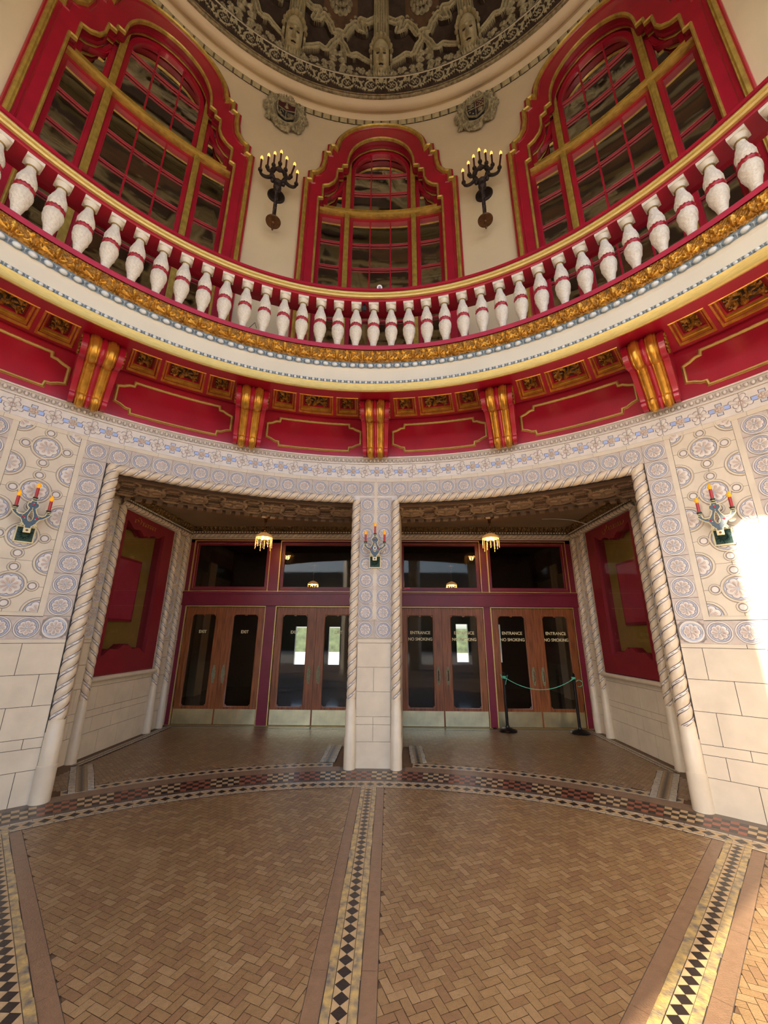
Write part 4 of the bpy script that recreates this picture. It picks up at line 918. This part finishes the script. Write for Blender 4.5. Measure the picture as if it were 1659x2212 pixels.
def window_parts(root):
    m5 = cylm(RU); po = [(a * du5, z) for a, z in OUT]; pi_ = [(a * du5, z) for a, z in INN]; n = len(po)
    b = MB(m5); G = np.zeros((n, 3, 3))
    for i in range(n): G[i, 0] = (*po[i], .055); G[i, 1] = ((po[i][0] + pi_[i][0]) / 2, (po[i][1] + pi_[i][1]) / 2, .06); G[i, 2] = (*pi_[i], .055)
    b.grid(G, RED); b.sweep2(po, [(-.045, 0), (-.045, .06), (-.03, .075), (0, .06)], RED, closed=False)
    b.sweep2([(x * .93, z - .06) for x, z in po], [(0, .06), (.012, .075), (.026, .06)], RED, closed=False)
    b.sweep2(pi_, [(0, .055), (.0, -.27)], REDD, closed=False)
    b.sweep2(pi_, [(.0, -.06), (.03, -.07), (.03, -.10), (0, -.11)], REDD, closed=False); b.build('red_frame', root)
    b = MB(m5); b.sweep2(po, [(-.012, .06), (.0, .105), (.03, .12), (.05, .10), (.062, .108), (.075, .06)], GOLDP, closed=False); b.build('outer_gold_moulding', root)
    b = MB(m5); b.sweep2(pi_, [(-.035, .055), (-.025, .085), (-.01, .09), (.008, .075), (.012, .03)], GOLDP, closed=False); b.sweep2(pi_, [(.002, -.12), (.02, -.13), (.02, -.15), (.002, -.16)], GOLDP, closed=False); b.build('inner_gold_moulding', root)
    RS = 5.60; ms = cylm(RS); d = RS * PI / 180
    for s in (-1, 1):
        b = MB(ms); x0, x1 = sorted((s * 6.65 * d, s * 7.65 * d)); b.box(x0, x1, 5.3, 11.55, -.06, .10, GOLDP); b.box(x0 + .028, x1 - .028, 5.3, 11.5, .10, .118, GOLDP); b.build('mullion', root, label='dull gold mullion')
    b = MB(ms); b.box(-13.2 * d, 13.2 * d, 9.93, 10.04, -.06, .11, GOLDP, nu=14); b.box(-13.2 * d, 13.2 * d, 9.96, 9.985, .11, .13, GOLDB, nu=14); b.box(-13.2 * d, 13.2 * d, 10.035, 10.055, -.05, .13, GOLDP, nu=14); b.build('transom', root, label='gold transom bar')
    def sash(x0, x1, z0, z1, vs, zs, nu, arch=None, name='sash'):
        b = MB(ms); w = .075
        if arch is None:
            pa = [(x, z0) for x in np.linspace(x0, x1, nu)] + [(x, z1) for x in np.linspace(x1, x0, nu)]
        else: pa = [(x, z0) for x in np.linspace(x0, x1, nu)] + arch
        b.sweep2(pa, [(0, -.05), (0, .03), (w * .75, .035), (w * .8, .02), (w, .02), (w, -.05)], RED)
        def top(x):
            if arch is None: return z1 - w
            best = z0; P = pa
            for i in range(len(arch) - 1):
                (xa, za), (xb, zb) = arch[i], arch[i + 1]
                if min(xa, xb) - 1e-9 <= x <= max(xa, xb) + 1e-9 and abs(xb - xa) > 1e-6: best = max(best, za + (zb - za) * (x - xa) / (xb - xa))
            return best - w * .8
        for v in vs: b.box(v - .013, v + .013, z0 + w, top(v), -.02, .014, RED)
        for z in zs:
            xl, xr = x0 + w, x1 - w
            if arch is not None:
                ok = [x for x in np.linspace(x0, x1, 80) if top(x) > z + .01]; xl, xr = min(ok), max(ok)
            b.box(xl, xr, z - .012, z + .012, -.02, .012, RED, nu=max(2, nu)); b.box(xl, xr, z + .005, z + .011, .012, .015, M('muntin_highlight', '#c8707c', .4), nu=max(2, nu))
        b.build(name, root)
    zs = [9.25, 8.61, 7.97, 7.33]
    sash(-6.6 * d, 6.6 * d, 6.70, 9.93, (-2.15 * d, 2.15 * d), zs, 8, name='lower_sash')
    for s in (-1, 1):
        x0, x1 = sorted((s * 7.7 * d, s * 13.2 * d)); sash(x0, x1, 6.70, 9.93, (), zs, 5, name='side_sash')
    arch = [(6.6 * d * math.cos(t), 11.28 + .74 * math.sin(t)) for t in np.linspace(0, PI, 22)]
    sash(-6.6 * d, 6.6 * d, 10.05, 0, (-2.15 * d, 2.15 * d), (10.71, 11.27), 8, arch, 'arched_sash')
    for s in (-1, 1):
        xs = np.array([(7.7, 11.02), (8.6, 11.0), (9.4, 10.72), (10.6, 10.60), (12.3, 10.50)]) * [s * d, 1]
        a_ = [tuple(x) for x in (xs[::-1] if s > 0 else xs)]; x0, x1 = sorted((s * 7.7 * d, s * 12.3 * d)); sash(x0, x1, 10.05, 0, (), (), 4, a_, 'side_light')
    b = MB(ms); b.box(-13.3 * d, 13.3 * d, 5.3, 6.72, -.05, .02, REDD, nu=12); b.build('bottom_panel', root)
    b = MB(ms); b.quad(-13.3 * d, 13.3 * d, 6.6, 12.15, -.03, GLASSU, nu=14, nv=2); b.build('window_pane', root)
    b = MB(ms); w0, w1 = 14.3 * d, 12.5; b.quad(-w0, w0, 5.3, w1, -.45, CURT, nu=14)
    for x in (-w0, w0): b.faces([(x, 5.3, -.45), (x, 5.3, .19), (x, w1, .19), (x, w1, -.45)], [(0, 1, 2, 3)], CURT)
    for z in (5.3, w1): X = np.linspace(-w0, w0, 12); b.grid(np.array([[(x, z, -.45), (x, z, .19)] for x in X]), CURT)
    b.build('dark_room_behind', root)
w1 = struct(empty('window_1', (0, 0, 0), -R_(WAZ[0])), 'tall red and gold arched window on the left of the gallery', 'window')
window_parts(w1)
for i in (1, 2):
    c = copy_tree(w1); c.name = 'window_%d' % (i + 1); c.rotation_euler = (0, 0, -R_(WAZ[i])); c['label'] = ('', 'tall red and gold arched window in the middle of the gallery', 'tall red and gold arched window on the right of the gallery')[i]
# ================================================================ upper wall sconces
def torch(az, label):
    U = .00166; t = tag(empty('torch_sconce', pol(az, 5.40, 8.56), -R_(az)), label, 'wall sconce'); Y = -.28
    P = lambda x, z, y=0: (x * U, Y + y, z * U)
    b = MB(); f = MB(); a = np.arange(28) / 28 * 2 * PI
    b.lathe([(0, 0), (8 * U, 10 * U), (14 * U, 35 * U), (9 * U, 55 * U), (16 * U, 75 * U), (10 * U, 100 * U), (20 * U, 112 * U)], BRONZE, 16, (0, Y, 0)); b.lathe([(0, 108 * U), (78 * U, 122 * U), (82 * U, 135 * U), (40 * U, 140 * U), (20 * U, 160 * U), (20 * U, 185 * U)], BRONZE, 28, (0, Y, 0)); b.build('bottom_finial', t)
    b = MB(); rope(b, lambda q: (np.stack((0 * q, 0 * q + Y, 180 * U + q), -1), np.tile([0, 0, 1.], (len(q), 1)), np.tile([1., 0, 0], (len(q), 1))), 440 * U, 20 * U, .075, IRON, IRON, 2, 20, .012, amp=.3, line=IRON); b.build('twisted_stem', t, 60)
    f = MB(lambda P_: np.stack((P_[:, 0], -P_[:, 2], P_[:, 1]), -1)); f.poly([(100 * U * math.cos(q), 735 * U + 100 * U * math.sin(q)) for q in a], .03, IRON, 0); f.ring(0, 735 * U, 70 * U, 100 * U, .03, .045, IRON, 24); f.box(-.02, .02, 660 * U, 690 * U, .03, .28, IRON); f.build('wall_plate', t)
    b = MB(); b.lathe([(20 * U, 610 * U), (42 * U, 630 * U), (46 * U, 660 * U), (34 * U, 690 * U), (48 * U, 715 * U), (40 * U, 735 * U), (16 * U, 750 * U)], IRON, 16, (0, Y, 0))
    q = np.linspace(0, 2 * PI, 33); b.tube(np.stack((78 * U * np.sin(q), Y + 0 * q, (850 + 98 * np.cos(q)) * U), -1), [U * (24 + 6 * math.cos(6 * x)) for x in q], IRON, 8)
    for s in (-1, 1): b.ball(P(s * 60, 738), .040, IRON, 10, 6); b.ball(P(s * 30, 745), .03, IRON, 8, 6)
    hold = [(0, 1060, 0), (68, 995, 1), (-68, 995, 1), (132, 925, 2), (-132, 925, 2), (202, 840, 3), (-202, 840, 3)]
    for x, z, k in hold:
        s = 1 if x > 0 else -1
        if k == 0: pts = [P(0, 940), P(0, 1000), P(0, z)]
        elif k == 1: pts = [P(s * 45, 925), P(s * 62, 950), P(x, z)]
        elif k == 2: pts = [P(s * 80, 870), P(s * 118, 868), P(s * 132, 890), P(x, z)]
        else: pts = [P(s * 75, 790), P(s * 120, 752), P(s * 170, 752), P(s * 200, 785), P(x, z)]
        n = 14; tt = np.linspace(0, len(pts) - 1, n); pp = np.stack([np.interp(tt, range(len(pts)), [p[i] for p in pts]) for i in range(3)], -1); 
        for _ in range(2): pp[1:-1] = (pp[:-2] + 2 * pp[1:-1] + pp[2:]) / 4
        b.tube(pp, np.interp(np.arange(n), [0, n - 4, n - 1], [20 * U, 15 * U, 17 * U]), IRON, 8); b.ball(P(x, z - 14), (26 * U, 26 * U, 16 * U), IRON, 10, 5)
    b.build('candelabra_head', t)
    for i, (x, z, k) in enumerate(hold):
        L = 150; lean = 0.0
        if (az < 0 and x == 132) or (az > 0 and x == 202): lean = 30; L = 175
        b = MB(); b.tube([P(x, z - 5), P(x + lean, z + L)], 11 * U, CANDDK, 10); c = b.build('candle', t)
        b = MB(); b.lathe([(0, 0), (9 * U, 4 * U), (17 * U, 22 * U), (16 * U, 36 * U), (8 * U, 56 * U), (0, 72 * U)], FLAMEW, 12, P(x + lean, z + L)); b.build('flame_bulb', c)
torch(-22.1, 'dark iron seven-candle torch sconce between the left and middle windows'); torch(22.1, 'dark iron seven-candle torch sconce between the middle and right windows')
# ================================================================ tile-wall candelabra
def sconce3(az, label, camera_hole=False):
    U = .000538; t = tag(empty('candle_sconce', pol(az, R0 - .012, 2.51), -R_(az)), label, 'wall sconce'); Y = .12
    tf = lambda P: np.stack((P[:, 0], -P[:, 2], P[:, 1]), -1)
    b = MB(tf); b.box(-.084, .084, 0, .176, 0, .022, IVORY); b.box(-.070, .070, .014, .162, .02, .026, TEAL)
    for k in range(22): a = 2 * PI * k / 22; b.petal(.0, .088, a, .02, .070 if k % 2 else .055, .012, .026, .040, TEAL)
    b.build('back_plate', t)
    b = MB(tf); b.box(-.022, .022, .09, .13, .02, Y + .02, TEAL); b.box(-.030, .030, .088, .136, Y + .012, Y + .030, IVORY); b.disc(0, .112, .012, Y + .0305, BRONZE, 10); b.build('front_block', t)
    half_ = [(45, 225), (52, 300), (100, 335), (112, 385), (142, 440), (200, 470), (255, 520), (292, 565), (296, 600), (225, 600), (212, 548), (170, 518), (112, 525), (72, 590), (52, 655), (92, 705), (84, 762), (52, 775), (44, 815)]
    pts = [(x * U, z * U) for x, z in half_] + [(-x * U, z * U) for x, z in half_[::-1]]
    b = MB(tf); y0, y1 = Y - .014, Y + .010
    # body as two halves around the teardrop hole
    hole = [(0, 640), (28, 575), (44, 500), (40, 445), (22, 405), (0, 395)]
    for s in (1, -1):
        h2 = [(x * U * s, z * U) for x, z in half_] + [(0, 815 * U)] + [(x * U * s, z * U) for x, z in hole] + [(0, 225 * U)]
        b.poly(h2, y1, NAVY, y0)
    b.sweep2(pts, [(-.003, y1 - .012), (-.003, y1 + .003), (.004, y1 + .004), (.005, y1)], IVORY)
    hp = [(x * U, z * U) for x, z in hole] + [(-x * U, z * U) for x, z in hole[::-1][1:-1]]
    b.sweep2(hp, [(-.004, y1), (-.003, y1 + .005), (.002, y1 + .005), (.003, y0)], IVORY)
    for s in (-1, 1):
        for cx, cz, r in ((100, 325, 22), (118, 300, 16)): q = np.linspace(0, 1.6 * PI, 10); b.tube(np.stack(((s * cx + s * r * np.cos(q)) * U, (cz + r * np.sin(q)) * U, 0 * q + y1), -1), .005, IVORY, 5)
    for cx, cz in ((0, 730), (-100, 470), (100, 470)): b.ball((cx * U, cz * U, y1 + .002), (.011, .011, .007), M('red_gem', '#c03040', .25), 8, 4)
    for cx, cz in ((0, 765), (0, 665), (-125, 495), (-80, 445), (125, 495), (80, 445)): b.ball((cx * U, cz * U, y1 + .001), (.006, .006, .004), IVORY, 6, 4)
    b.build('bracket_body', t)
    if camera_hole:
        b = MB(tf); b.ring(0, 495 * U, .012, .026, y1, y1 + .014, CAMW, 14); b.disc(0, 495 * U, .014, y1 + .004, BLACK, 12); b.build('small_lens', t, label='small white-rimmed black lens')
    for x, z in ((0, 815), (-252, 590), (252, 590)):
        b = MB(); c = (x * U, -Y, z * U); b.lathe([(0, 0), (24 * U, 2 * U), (34 * U, 30 * U), (30 * U, 45 * U), (44 * U, 70 * U), (44 * U, 80 * U), (0, 80 * U)], [TEAL, TEAL, IVORY, TEAL, TEAL, TEAL], 14, c); b.build('candle_cup', t)
        b = MB(); b.tube([(c[0], c[1], c[2] + 75 * U), (c[0], c[1], c[2] + 275 * U)], 27 * U, CANDRED, 12); k = b.build('candle', t)
        b = MB(); b.lathe([(0, 0), (20 * U, 5 * U), (40 * U, 45 * U), (36 * U, 70 * U), (14 * U, 115 * U), (0, 135 * U)], FLAME, 12, (c[0], c[1], c[2] + 270 * U)); b.build('flame_bulb', k)
sconce3(0, 'three-candle blue sconce on the centre pillar with a lens in its middle', True)
sconce3(-46.7, 'three-candle blue sconce on the left tile panel'); sconce3(46.7, 'three-candle blue sconce on the right tile panel beside the sunlit patch')
# ================================================================ heraldic crests
def crest(az, label, kind):
    t = tag(empty('plaster_crest', pol(az, 5.39, 12.14), -R_(az)), label, 'crest')
    tf = lambda P: np.stack((P[:, 0], -P[:, 2], P[:, 1]), -1); b = MB(tf)
    def hfn(U, V):
        r = np.hypot(U / .42, V / .50); a = np.arctan2(V, U); lob = 1 + .07 * np.cos(8 * a + .4) + .05 * np.cos(13 * a)
        h = np.where(r < lob + .1, .05 + .05 * np.exp(-((r / lob - .88) / .12) ** 2), -.02)
        for k in range(14):
            q = 2 * PI * k / 14; x, y = .37 * math.cos(q), .44 * math.sin(q); d = np.hypot(U - x, V - y); h = h + np.where(d < .07, .035 * np.cos(d * 90), 0)
        h = h + .05 * np.exp(-((r - .66) / .08) ** 2) + .008 * np.sin(U * 90 + 3 * np.sin(V * 60)) * (r > .75)
        k = np.where((h < .035) & (r > .5) & (r < .8), 1, 0)
        return h, np.where(r > lob + .09, -1, np.where(h < .028, 1, np.where(h > .095, 2, k)))
    b.hf(-.47, .47, -.56, .56, 90, 106, hfn, [DGREY, DDARK, DLIGHT]); b.build('cartouche', t, 60)
    b = MB(tf); sh = [(-.19, .26), (-.10, .23), (0, .27), (.10, .23), (.19, .26), (.19, -.02), (.16, -.16), (0, -.27), (-.16, -.16), (-.19, -.02)]
    DR = M('crest_maroon', '#4b1c1c', .7); DB = M('crest_dark', '#2c2b30', .7); b.poly(sh, .10, DB, .04); b.sweep2(sh, [(-.02, .08), (-.015, .125), (.005, .125), (.008, .10)], DGREY)
    if kind == 0:
        b.poly([(-.18, .24), (0, .25), (.18, .24), (.18, .06), (0, -.01), (-.18, .06)], .104, DR)
        for p in (((-.18, .06), (0, -.01)), ((.18, .06), (0, -.01)), ((0, -.01), (0, -.26))): b.tube([(p[0][0], p[0][1], .105), (p[1][0], p[1][1], .105)], .010, DGREY, 6)
        for k in range(4): b.petal(0, .05 + .04 * k, PI / 2, 0, .06, .05 - .01 * k, .105, .12, DGREY)
        for z in (-.06, -.10, -.14): q = np.linspace(.03, .15, 8); b.tube(np.stack((q, z + .012 * np.sin(q * 80), 0 * q + .106), -1), .007, DGREY, 5)
        q = np.linspace(0, 1.5 * PI, 12); b.tube(np.stack((-.09 + .035 * np.cos(q), -.08 + .05 * np.sin(q), 0 * q + .106), -1), .010, DGREY, 6)
    else:
        b.poly([(.0, .25), (.18, .24), (.18, -.02), (.15, -.15), (0, -.02)], .104, DR)
        b.tube([(0, .26, .105), (0, -.26, .105)], .010, DGREY, 6); b.tube([(-.19, .03, .105), (.19, .03, .105)], .010, DGREY, 6)
        for z in (.20, .15, .10): q = np.linspace(-.16, -.03, 10); b.tube(np.stack((q, z + .014 * np.sin(q * 75), 0 * q + .106), -1), .009, DGREY, 5)
        for i in range(4):
            for j in range(4):
                if (i + j) % 2: b.quad(.03 + i * .034, .06 + i * .034, .06 + j * .042, .098 + j * .042, .107, DGREY)
        b.poly([(.05, -.14), (.05, -.07), (.04, -.07), (.04, -.04), (.09, -.01), (.14, -.04), (.14, -.07), (.13, -.07), (.13, -.13)], .112, DGREY, .104)
        for x, z in ((-.12, -.05), (-.06, -.12)): b.ball((x, z, .106), (.018, .018, .012), DGREY, 8, 4)
    b.build('shield', t)
crest(-22.1, 'grey plaster crest with a three-part shield, left of centre', 0); crest(22.1, 'grey plaster crest with a quartered shield, right of centre', 1)
# ================================================================ ceiling rings and dome
b = MB(); N2 = 180
b.lathe([(5.41, 12.54), (5.33, 12.585)], DDARK, N2); b.lathe([(5.33, 12.585), (5.315, 12.60), (5.305, 12.64), (5.26, 12.67), (5.215, 12.66), (5.205, 12.625), (5.17, 12.60), (5.11, 12.588), (5.05, 12.60), (5.02, 12.635), (4.995, 12.645)], CREAM, N2)
b.lathe([(4.995, 12.645), (4.975, 12.628), (4.945, 12.628), (4.93, 12.65), (4.905, 12.64), (4.90, 12.62), (4.885, 12.62)], DGREY, N2)
def tongue(U, V):
    p = 2.0; x = ((U % p) / p - .5); y = V; h = .02 + .03 * np.cos(np.clip(x * 1.15, -.5, .5) * PI) * (abs(x) < .40) + .02 * (abs(x) > .47); h = h * (y > .06) * (y < .97)
    return h, ((h < .022) | (y > .93)).astype(int)
def bandm(P):     # u deg, v 0..1 across the egg band, w toward the room
    a = np.radians(P[:, 0]); r = 5.33 + .08 * (1 - P[:, 1]) - P[:, 2] * .6; z = 12.585 - .05 * (1 - P[:, 1]) - P[:, 2] * .8
    return np.stack((r * np.sin(a), r * np.cos(a), z), -1)
b.tf = bandm; b.hf(-64, 64, 0, 1, 1280, 8, lambda U, V: tongue(U, V), [DLIGHT, DDARK])
def scrm(P):
    a = np.radians(P[:, 0]); v = P[:, 1]; r = 4.885 - .045 * v - P[:, 2]; z = 12.62 + .38 * v
    return np.stack((r * np.sin(a), r * np.cos(a), z), -1)
def rinceau(U, V):
    s = np.where(U < 0, 1., -1.); p = 5.86; q = np.abs(U) + .3; x = ((q % p) - p / 2) * .0852; y = (V - .5) * .38
    r = np.hypot(x, y + .0); a = np.arctan2(y, x); h = np.zeros_like(U)
    h = np.maximum(h, .03 * (r < .026)); h = np.maximum(h, .024 * (r > .03) * (r < .072) * (np.cos(6 * a) > -.5)); h = np.maximum(h, .03 * np.exp(-((r - .115) / .022) ** 2) * ((a < 2.4) & (a > -2.9)))
    yc = .13 * np.sin((x + .05) / .50 * 2 * PI * 1.0) * -1
    d = np.abs(y - yc); h = np.maximum(h, .03 * (d < .045 + .03 * np.cos(x * 60)) * (np.abs(x) > .10))
    for k, (cx, cy, an) in enumerate(((-.2, -.05, .6), (-.17, .08, -.5), (.2, .06, 2.6), (.18, -.1, 3.6), (.02, .15, 0.2), (0, -.16, 3.2))):
        dx, dy = x - cx, y - cy; l = dx * math.cos(an) + dy * math.sin(an); w = -dx * math.sin(an) + dy * math.cos(an); h = np.maximum(h, .026 * (np.abs(l) < .075) * (np.abs(w) < .026 * (1 + .5 * np.sin(l * 120))))
    h = h * (V > .06) * (V < .93) + .03 * (V >= .95)
    return h, ((h < .012)).astype(int)
b.tf = scrm; b.hf(-70, 70, 0, 1, 1500, 26, rinceau, [M('scroll_relief', '#b0a684', .7, noise=(12, .15), bump=(60, .3)), DDARK])
b.hf(70, 290, 0, 1, 100, 2, lambda U, V: (0 * U, None), [DGREY])
b.tf = None; b.lathe([(4.80, 13.035), (4.95, 13.035)], DDARK, N2); b.lathe([(4.84, 13.0), (4.80, 13.0), (4.80, 13.03), (4.85, 13.05)], [TCREAM, DGREY, DGREY], N2)
struct(b.build('ceiling_cornice', smooth=45), 'round plaster cornice with egg moulding and leafy scroll band below the dome', 'cornice')
DA, DB_, DZ = 4.85, 3.6, 13.02
def domem(P):
    a, f = np.radians(P[:, 0]), np.radians(P[:, 1]); w = P[:, 2]; r = (DA - w) * np.cos(f); z = DZ + (DB_ - w) * np.sin(f)
    return np.stack((r * np.sin(a), r * np.cos(a), z), -1)
LOW = [(11.25, 4.0), (8.2, 5.7), (6.2, 7.2), (4.8, 8.4), (3.6, 7.6), (2.4, 8.2), (1.4, 11), (.5, 12.2), (0, 13.2)]
UPP = [(9.4, 20.4), (7.4, 19.4), (5.7, 19.9), (6.7, 16.8), (5.2, 17.2), (4.2, 18.7), (2.6, 17.0), (1.6, 14.7), (0, 15.2)]
UP2 = [(x, 49.5 - y) for x, y in UPP]
def seg(X, Y, P, sc):
    D = np.full_like(X, 9.); T = np.zeros_like(X); acc = 0.
    for (x0, y0), (x1, y1) in zip(P[:-1], P[1:]):
        ax_, ay, bx, by = x0 * sc[0], y0 * sc[1], x1 * sc[0], y1 * sc[1]; L2 = (bx - ax_) ** 2 + (by - ay) ** 2; t = np.clip(((X * sc[0] - ax_) * (bx - ax_) + (Y * sc[1] - ay) * (by - ay)) / L2, 0, 1)
        d = np.hypot(X * sc[0] - ax_ - t * (bx - ax_), Y * sc[1] - ay - t * (by - ay)); m_ = d < D; D = np.where(m_, d, D); T = np.where(m_, acc + t * math.sqrt(L2), T); acc += math.sqrt(L2)
    return D, T
lump = [(rng.uniform(1, 9.5), rng.uniform(.8, 4.3), rng.uniform(.06, .10), rng.uniform(.03, .06)) for _ in range(22)]
def dome_h(U, V):
    V = 34 - np.abs(V - 34)
    xb = (U % 22.5) - 11.25; X = np.abs(xb); rib = 11.25 - X; sc = (.080, .070); h = np.zeros_like(U)
    h = h + np.where(rib < 2.0, .09, 0) + np.where(rib < 2.0, .03 * np.cos(rib / 2.0 * 3 * 2 * PI), 0) + np.where(rib < .55, .03 * np.cos(V * 7.0), 0)
    D0 = None
    for P in (LOW, UPP, UP2):
        D, T = seg(X, V, P, sc); h = np.maximum(h, np.where(D < .085, .065 + .03 * np.cos(D / .085 * 2.2 * PI), 0))
    for P, off in ((LOW, .16), (UPP, -.15), (UP2, -.15)):
        P3 = [(x * (.72 if off < 0 else 1.0), y + (2.3 if off > 0 else (1.6 if P is UPP else -1.6))) for x, y in P]; D, T = seg(X, V, P3, sc)
        h = np.maximum(h, .05 * np.clip(1 - (np.hypot(D, (T % .15) - .075) / .05) ** 2, 0, 1))
    for x, y, s, a in lump: d = np.hypot((X - x) * sc[0], (V - y) * sc[1]); h = np.maximum(h, a * np.clip(1 - (d / s) ** 2, 0, 1) * (1 + .35 * np.sin(40 * d + 5 * np.arctan2(V - y, X - x))))
    d = np.hypot(X * sc[0], (V - 14.2) * sc[1]); h = np.maximum(h, .10 * np.clip(1 - (d / .13) ** 2, 0, 1) * (1 + .4 * np.sin(9 * np.arctan2(V - 14.2, X))))
    for yy in (4, 6.5, 9): d = np.hypot((X - .9 - .12 * (9 - yy)) * sc[0], (V - yy) * sc[1]); h = np.maximum(h, .07 * np.clip(1 - (d / .10) ** 2, 0, 1))
    h = h * (V < 62) * np.clip(V / .9, 0, 1) 
    inq = (X < 4.6) & (V > 17.5) & (V < 32)
    return h, np.where(h > .062, 3, np.where(h > .018, 0, np.where(inq, 2, 1)))  # pale ridge tops stand for light on them; dark ground is aged wash
b = MB(domem); b.hf(-56, 56, -1, 34, 900, 230, dome_h, [DGREY, DDARK, DBROWN, DLIGHT]); b.hf(56, 304, -1, 34, 900, 120, dome_h, [DGREY, DDARK, DBROWN, DLIGHT]); b.hf(0, 360, 33.8, 62, 900, 110, dome_h, [DGREY, DDARK, DBROWN, DLIGHT]); b.hf(0, 360, 61.7, 88, 720, 100, lambda U, V: (lambda r: (r[0] * .7, r[1]))(dome_h(U / 2., (V - 61.7) * 1.28)), [DGREY, DDARK, DBROWN, DLIGHT]); b.hf(0, 360, -1, 90, 90, 30, lambda U, V: (0 * U - .06, None), [DDARK])
struct(b.build('ceiling_dome', smooth=50), 'dark ornamental dome ceiling with plaster ribs and looping relief mouldings', 'dome')
def dome_frame(az, f):
    a, p = R_(az), R_(f); P = Vector((DA * math.cos(p) * math.sin(a), DA * math.cos(p) * math.cos(a), DZ + DB_ * math.sin(p)))
    up = Vector((-math.sin(p) * math.sin(a) * DA, -math.sin(p) * math.cos(a) * DA, math.cos(p) * DB_)).normalized(); x = Vector((math.cos(a), -math.sin(a), 0)); n = x.cross(up)  # outward-ish
    mm = Matrix.Identity(4)
    n = -n if n.dot(Vector((math.sin(a), math.cos(a), 0))) < 0 else n
    for i in range(3): mm[i][0] = x[i]; mm[i][1] = n[i]; mm[i][2] = up[i]; mm[i][3] = P[i]
    return mm
def mask_h(U, V):
    g = lambda x, y, sx, sy: np.exp(-((U - x) / sx) ** 2 - ((V - y) / sy) ** 2); r = np.hypot(U / .17, V / .25)
    h = .15 * np.sqrt(np.clip(1 - r ** 2, 0, 1)) + .07 * g(0, -.01, .022, .06) + .05 * g(0, -.05, .035, .022) - .045 * g(.06, .035, .032, .018) - .045 * g(-.06, .035, .032, .018) + .04 * g(.06, .075, .05, .015) + .04 * g(-.06, .075, .05, .015)
    h += .02 * g(.06, .035, .014, .010) + .02 * g(-.06, .035, .014, .010) + .03 * g(0, -.10, .045, .012) - .03 * g(0, -.115, .05, .008) + .03 * g(0, -.13, .04, .012) + .03 * g(0, -.19, .035, .03) + .025 * g(.09, -.05, .03, .04) + .025 * g(-.09, -.05, .03, .04)
    for k in range(9):
        a = PI * (k + .0) / 8; x, y = .19 * math.cos(a), .12 + .17 * math.sin(a); d = np.hypot(U - x, V - y); h = np.maximum(h, .10 * np.clip(1 - (d / .055) ** 2, 0, 1))
    for s in (-1, 1):
        for y in (-.02, -.10, -.18): d = np.hypot(U - s * .19, V - y); h = np.maximum(h, .08 * np.clip(1 - (d / .045) ** 2, 0, 1))
    eye = (np.hypot((abs(U) - .06) / .030, (V - .03) / .014) < 1) | (np.hypot(U / .045, (V + .115) / .008) < 1) | ((abs(abs(U) - .155) < .012) & (V < .1) & (V > -.2))
    hh = h * 1.5 + .12 * (r < 1.25) - .03
    return hh, np.where(hh < .02, -1, eye.astype(int))
nm = {-2: 'far left', -1: 'left', 0: 'middle', 1: 'right', 2: 'far right'}
for k in range(-1, 2):
    b = MB(lambda P: np.stack((P[:, 0], -P[:, 2], P[:, 1]), -1)); b.hf(-.27, .27, -.34, .40, 70, 90, lambda U, V: mask_h(U / 1.15, V / 1.2), [DLIGHT, DDARK]); o = b.build('plaster_mask', smooth=60); o.matrix_world = dome_frame(22.5 * k, 7.2) @ Matrix.Translation((0, -.05, 0)) @ Matrix.Rotation(R_(38), 4, 'X')
    tag(o, 'grey plaster face mask at the foot of the %s dome rib' % nm[k], 'mask', 'plaster masks around the dome')
for k in (-1, 0):
    a = 11.25 + 22.5 * k; b = MB(lambda P: np.stack((P[:, 0], -P[:, 2], P[:, 1]), -1))
    for q in range(12): b.petal(0, 0, 2 * PI * q / 12, .05, .25, .07, .02, .12, DGREY)
    for q in range(10): b.petal(0, 0, 2 * PI * q / 10 + .2, .03, .16, .05, .10, .18, DGREY)
    b.ball((0, 0, .16), .055, DGREY, 12, 8); o = b.build('plaster_rosette'); o.matrix_world = dome_frame(a, 24.8); tag(o, 'petalled plaster rosette in the dome panel %s of the middle rib' % ('left' if k < 0 else 'right'), 'rosette', 'plaster rosettes in the dome')
# ================================================================ rear of the rotunda (behind the camera), open to the street
b = MB(degm(5.42))
b.quad(90, 95, 0, 12.6, 0, CREAM, nu=4); b.quad(242, 270, 0, 12.6, 0, CREAM, nu=14); b.quad(76, 90, 0, 5.3, 0, STONE, nu=8); b.quad(270, 284, 0, 5.3, 0, STONE, nu=8)
b.quad(95, 242, 6.7, 7.4, 0, CREAM, nu=60); b.quad(200, 242, 7.4, 12.6, 0, CREAM, nu=20); b.quad(95, 200, 10.9, 12.6, 0, CREAM, nu=50)
for a in (128, 164, 200): b.box(a - 2.5, a + 2.5, 0, 12.6, -.3, .3, STONE, nu=3)
b.box(95, 242, 6.6, 6.8, -.2, .2, STONE, nu=60)
struct(b.build('wall_rear'), 'rear rotunda wall with tall openings to the street', 'wall')
b = MB(); b.quad(-60, 60, -70, 3, -.05, PAVE); b.box(-45, 45, -42, -34, 0, 9, M('added_sky_blocker', '#7c6f60', .9, noise=(.4, .3))); b.box(-45, 45, -30, -28, 0, 3.5, GREENERY)  # unseen building and hedge, added to block low sky light
struct(b.build('ground_plaza'), 'pale pavement outside the rotunda, with an added building and hedge blocking low sky', 'ground')
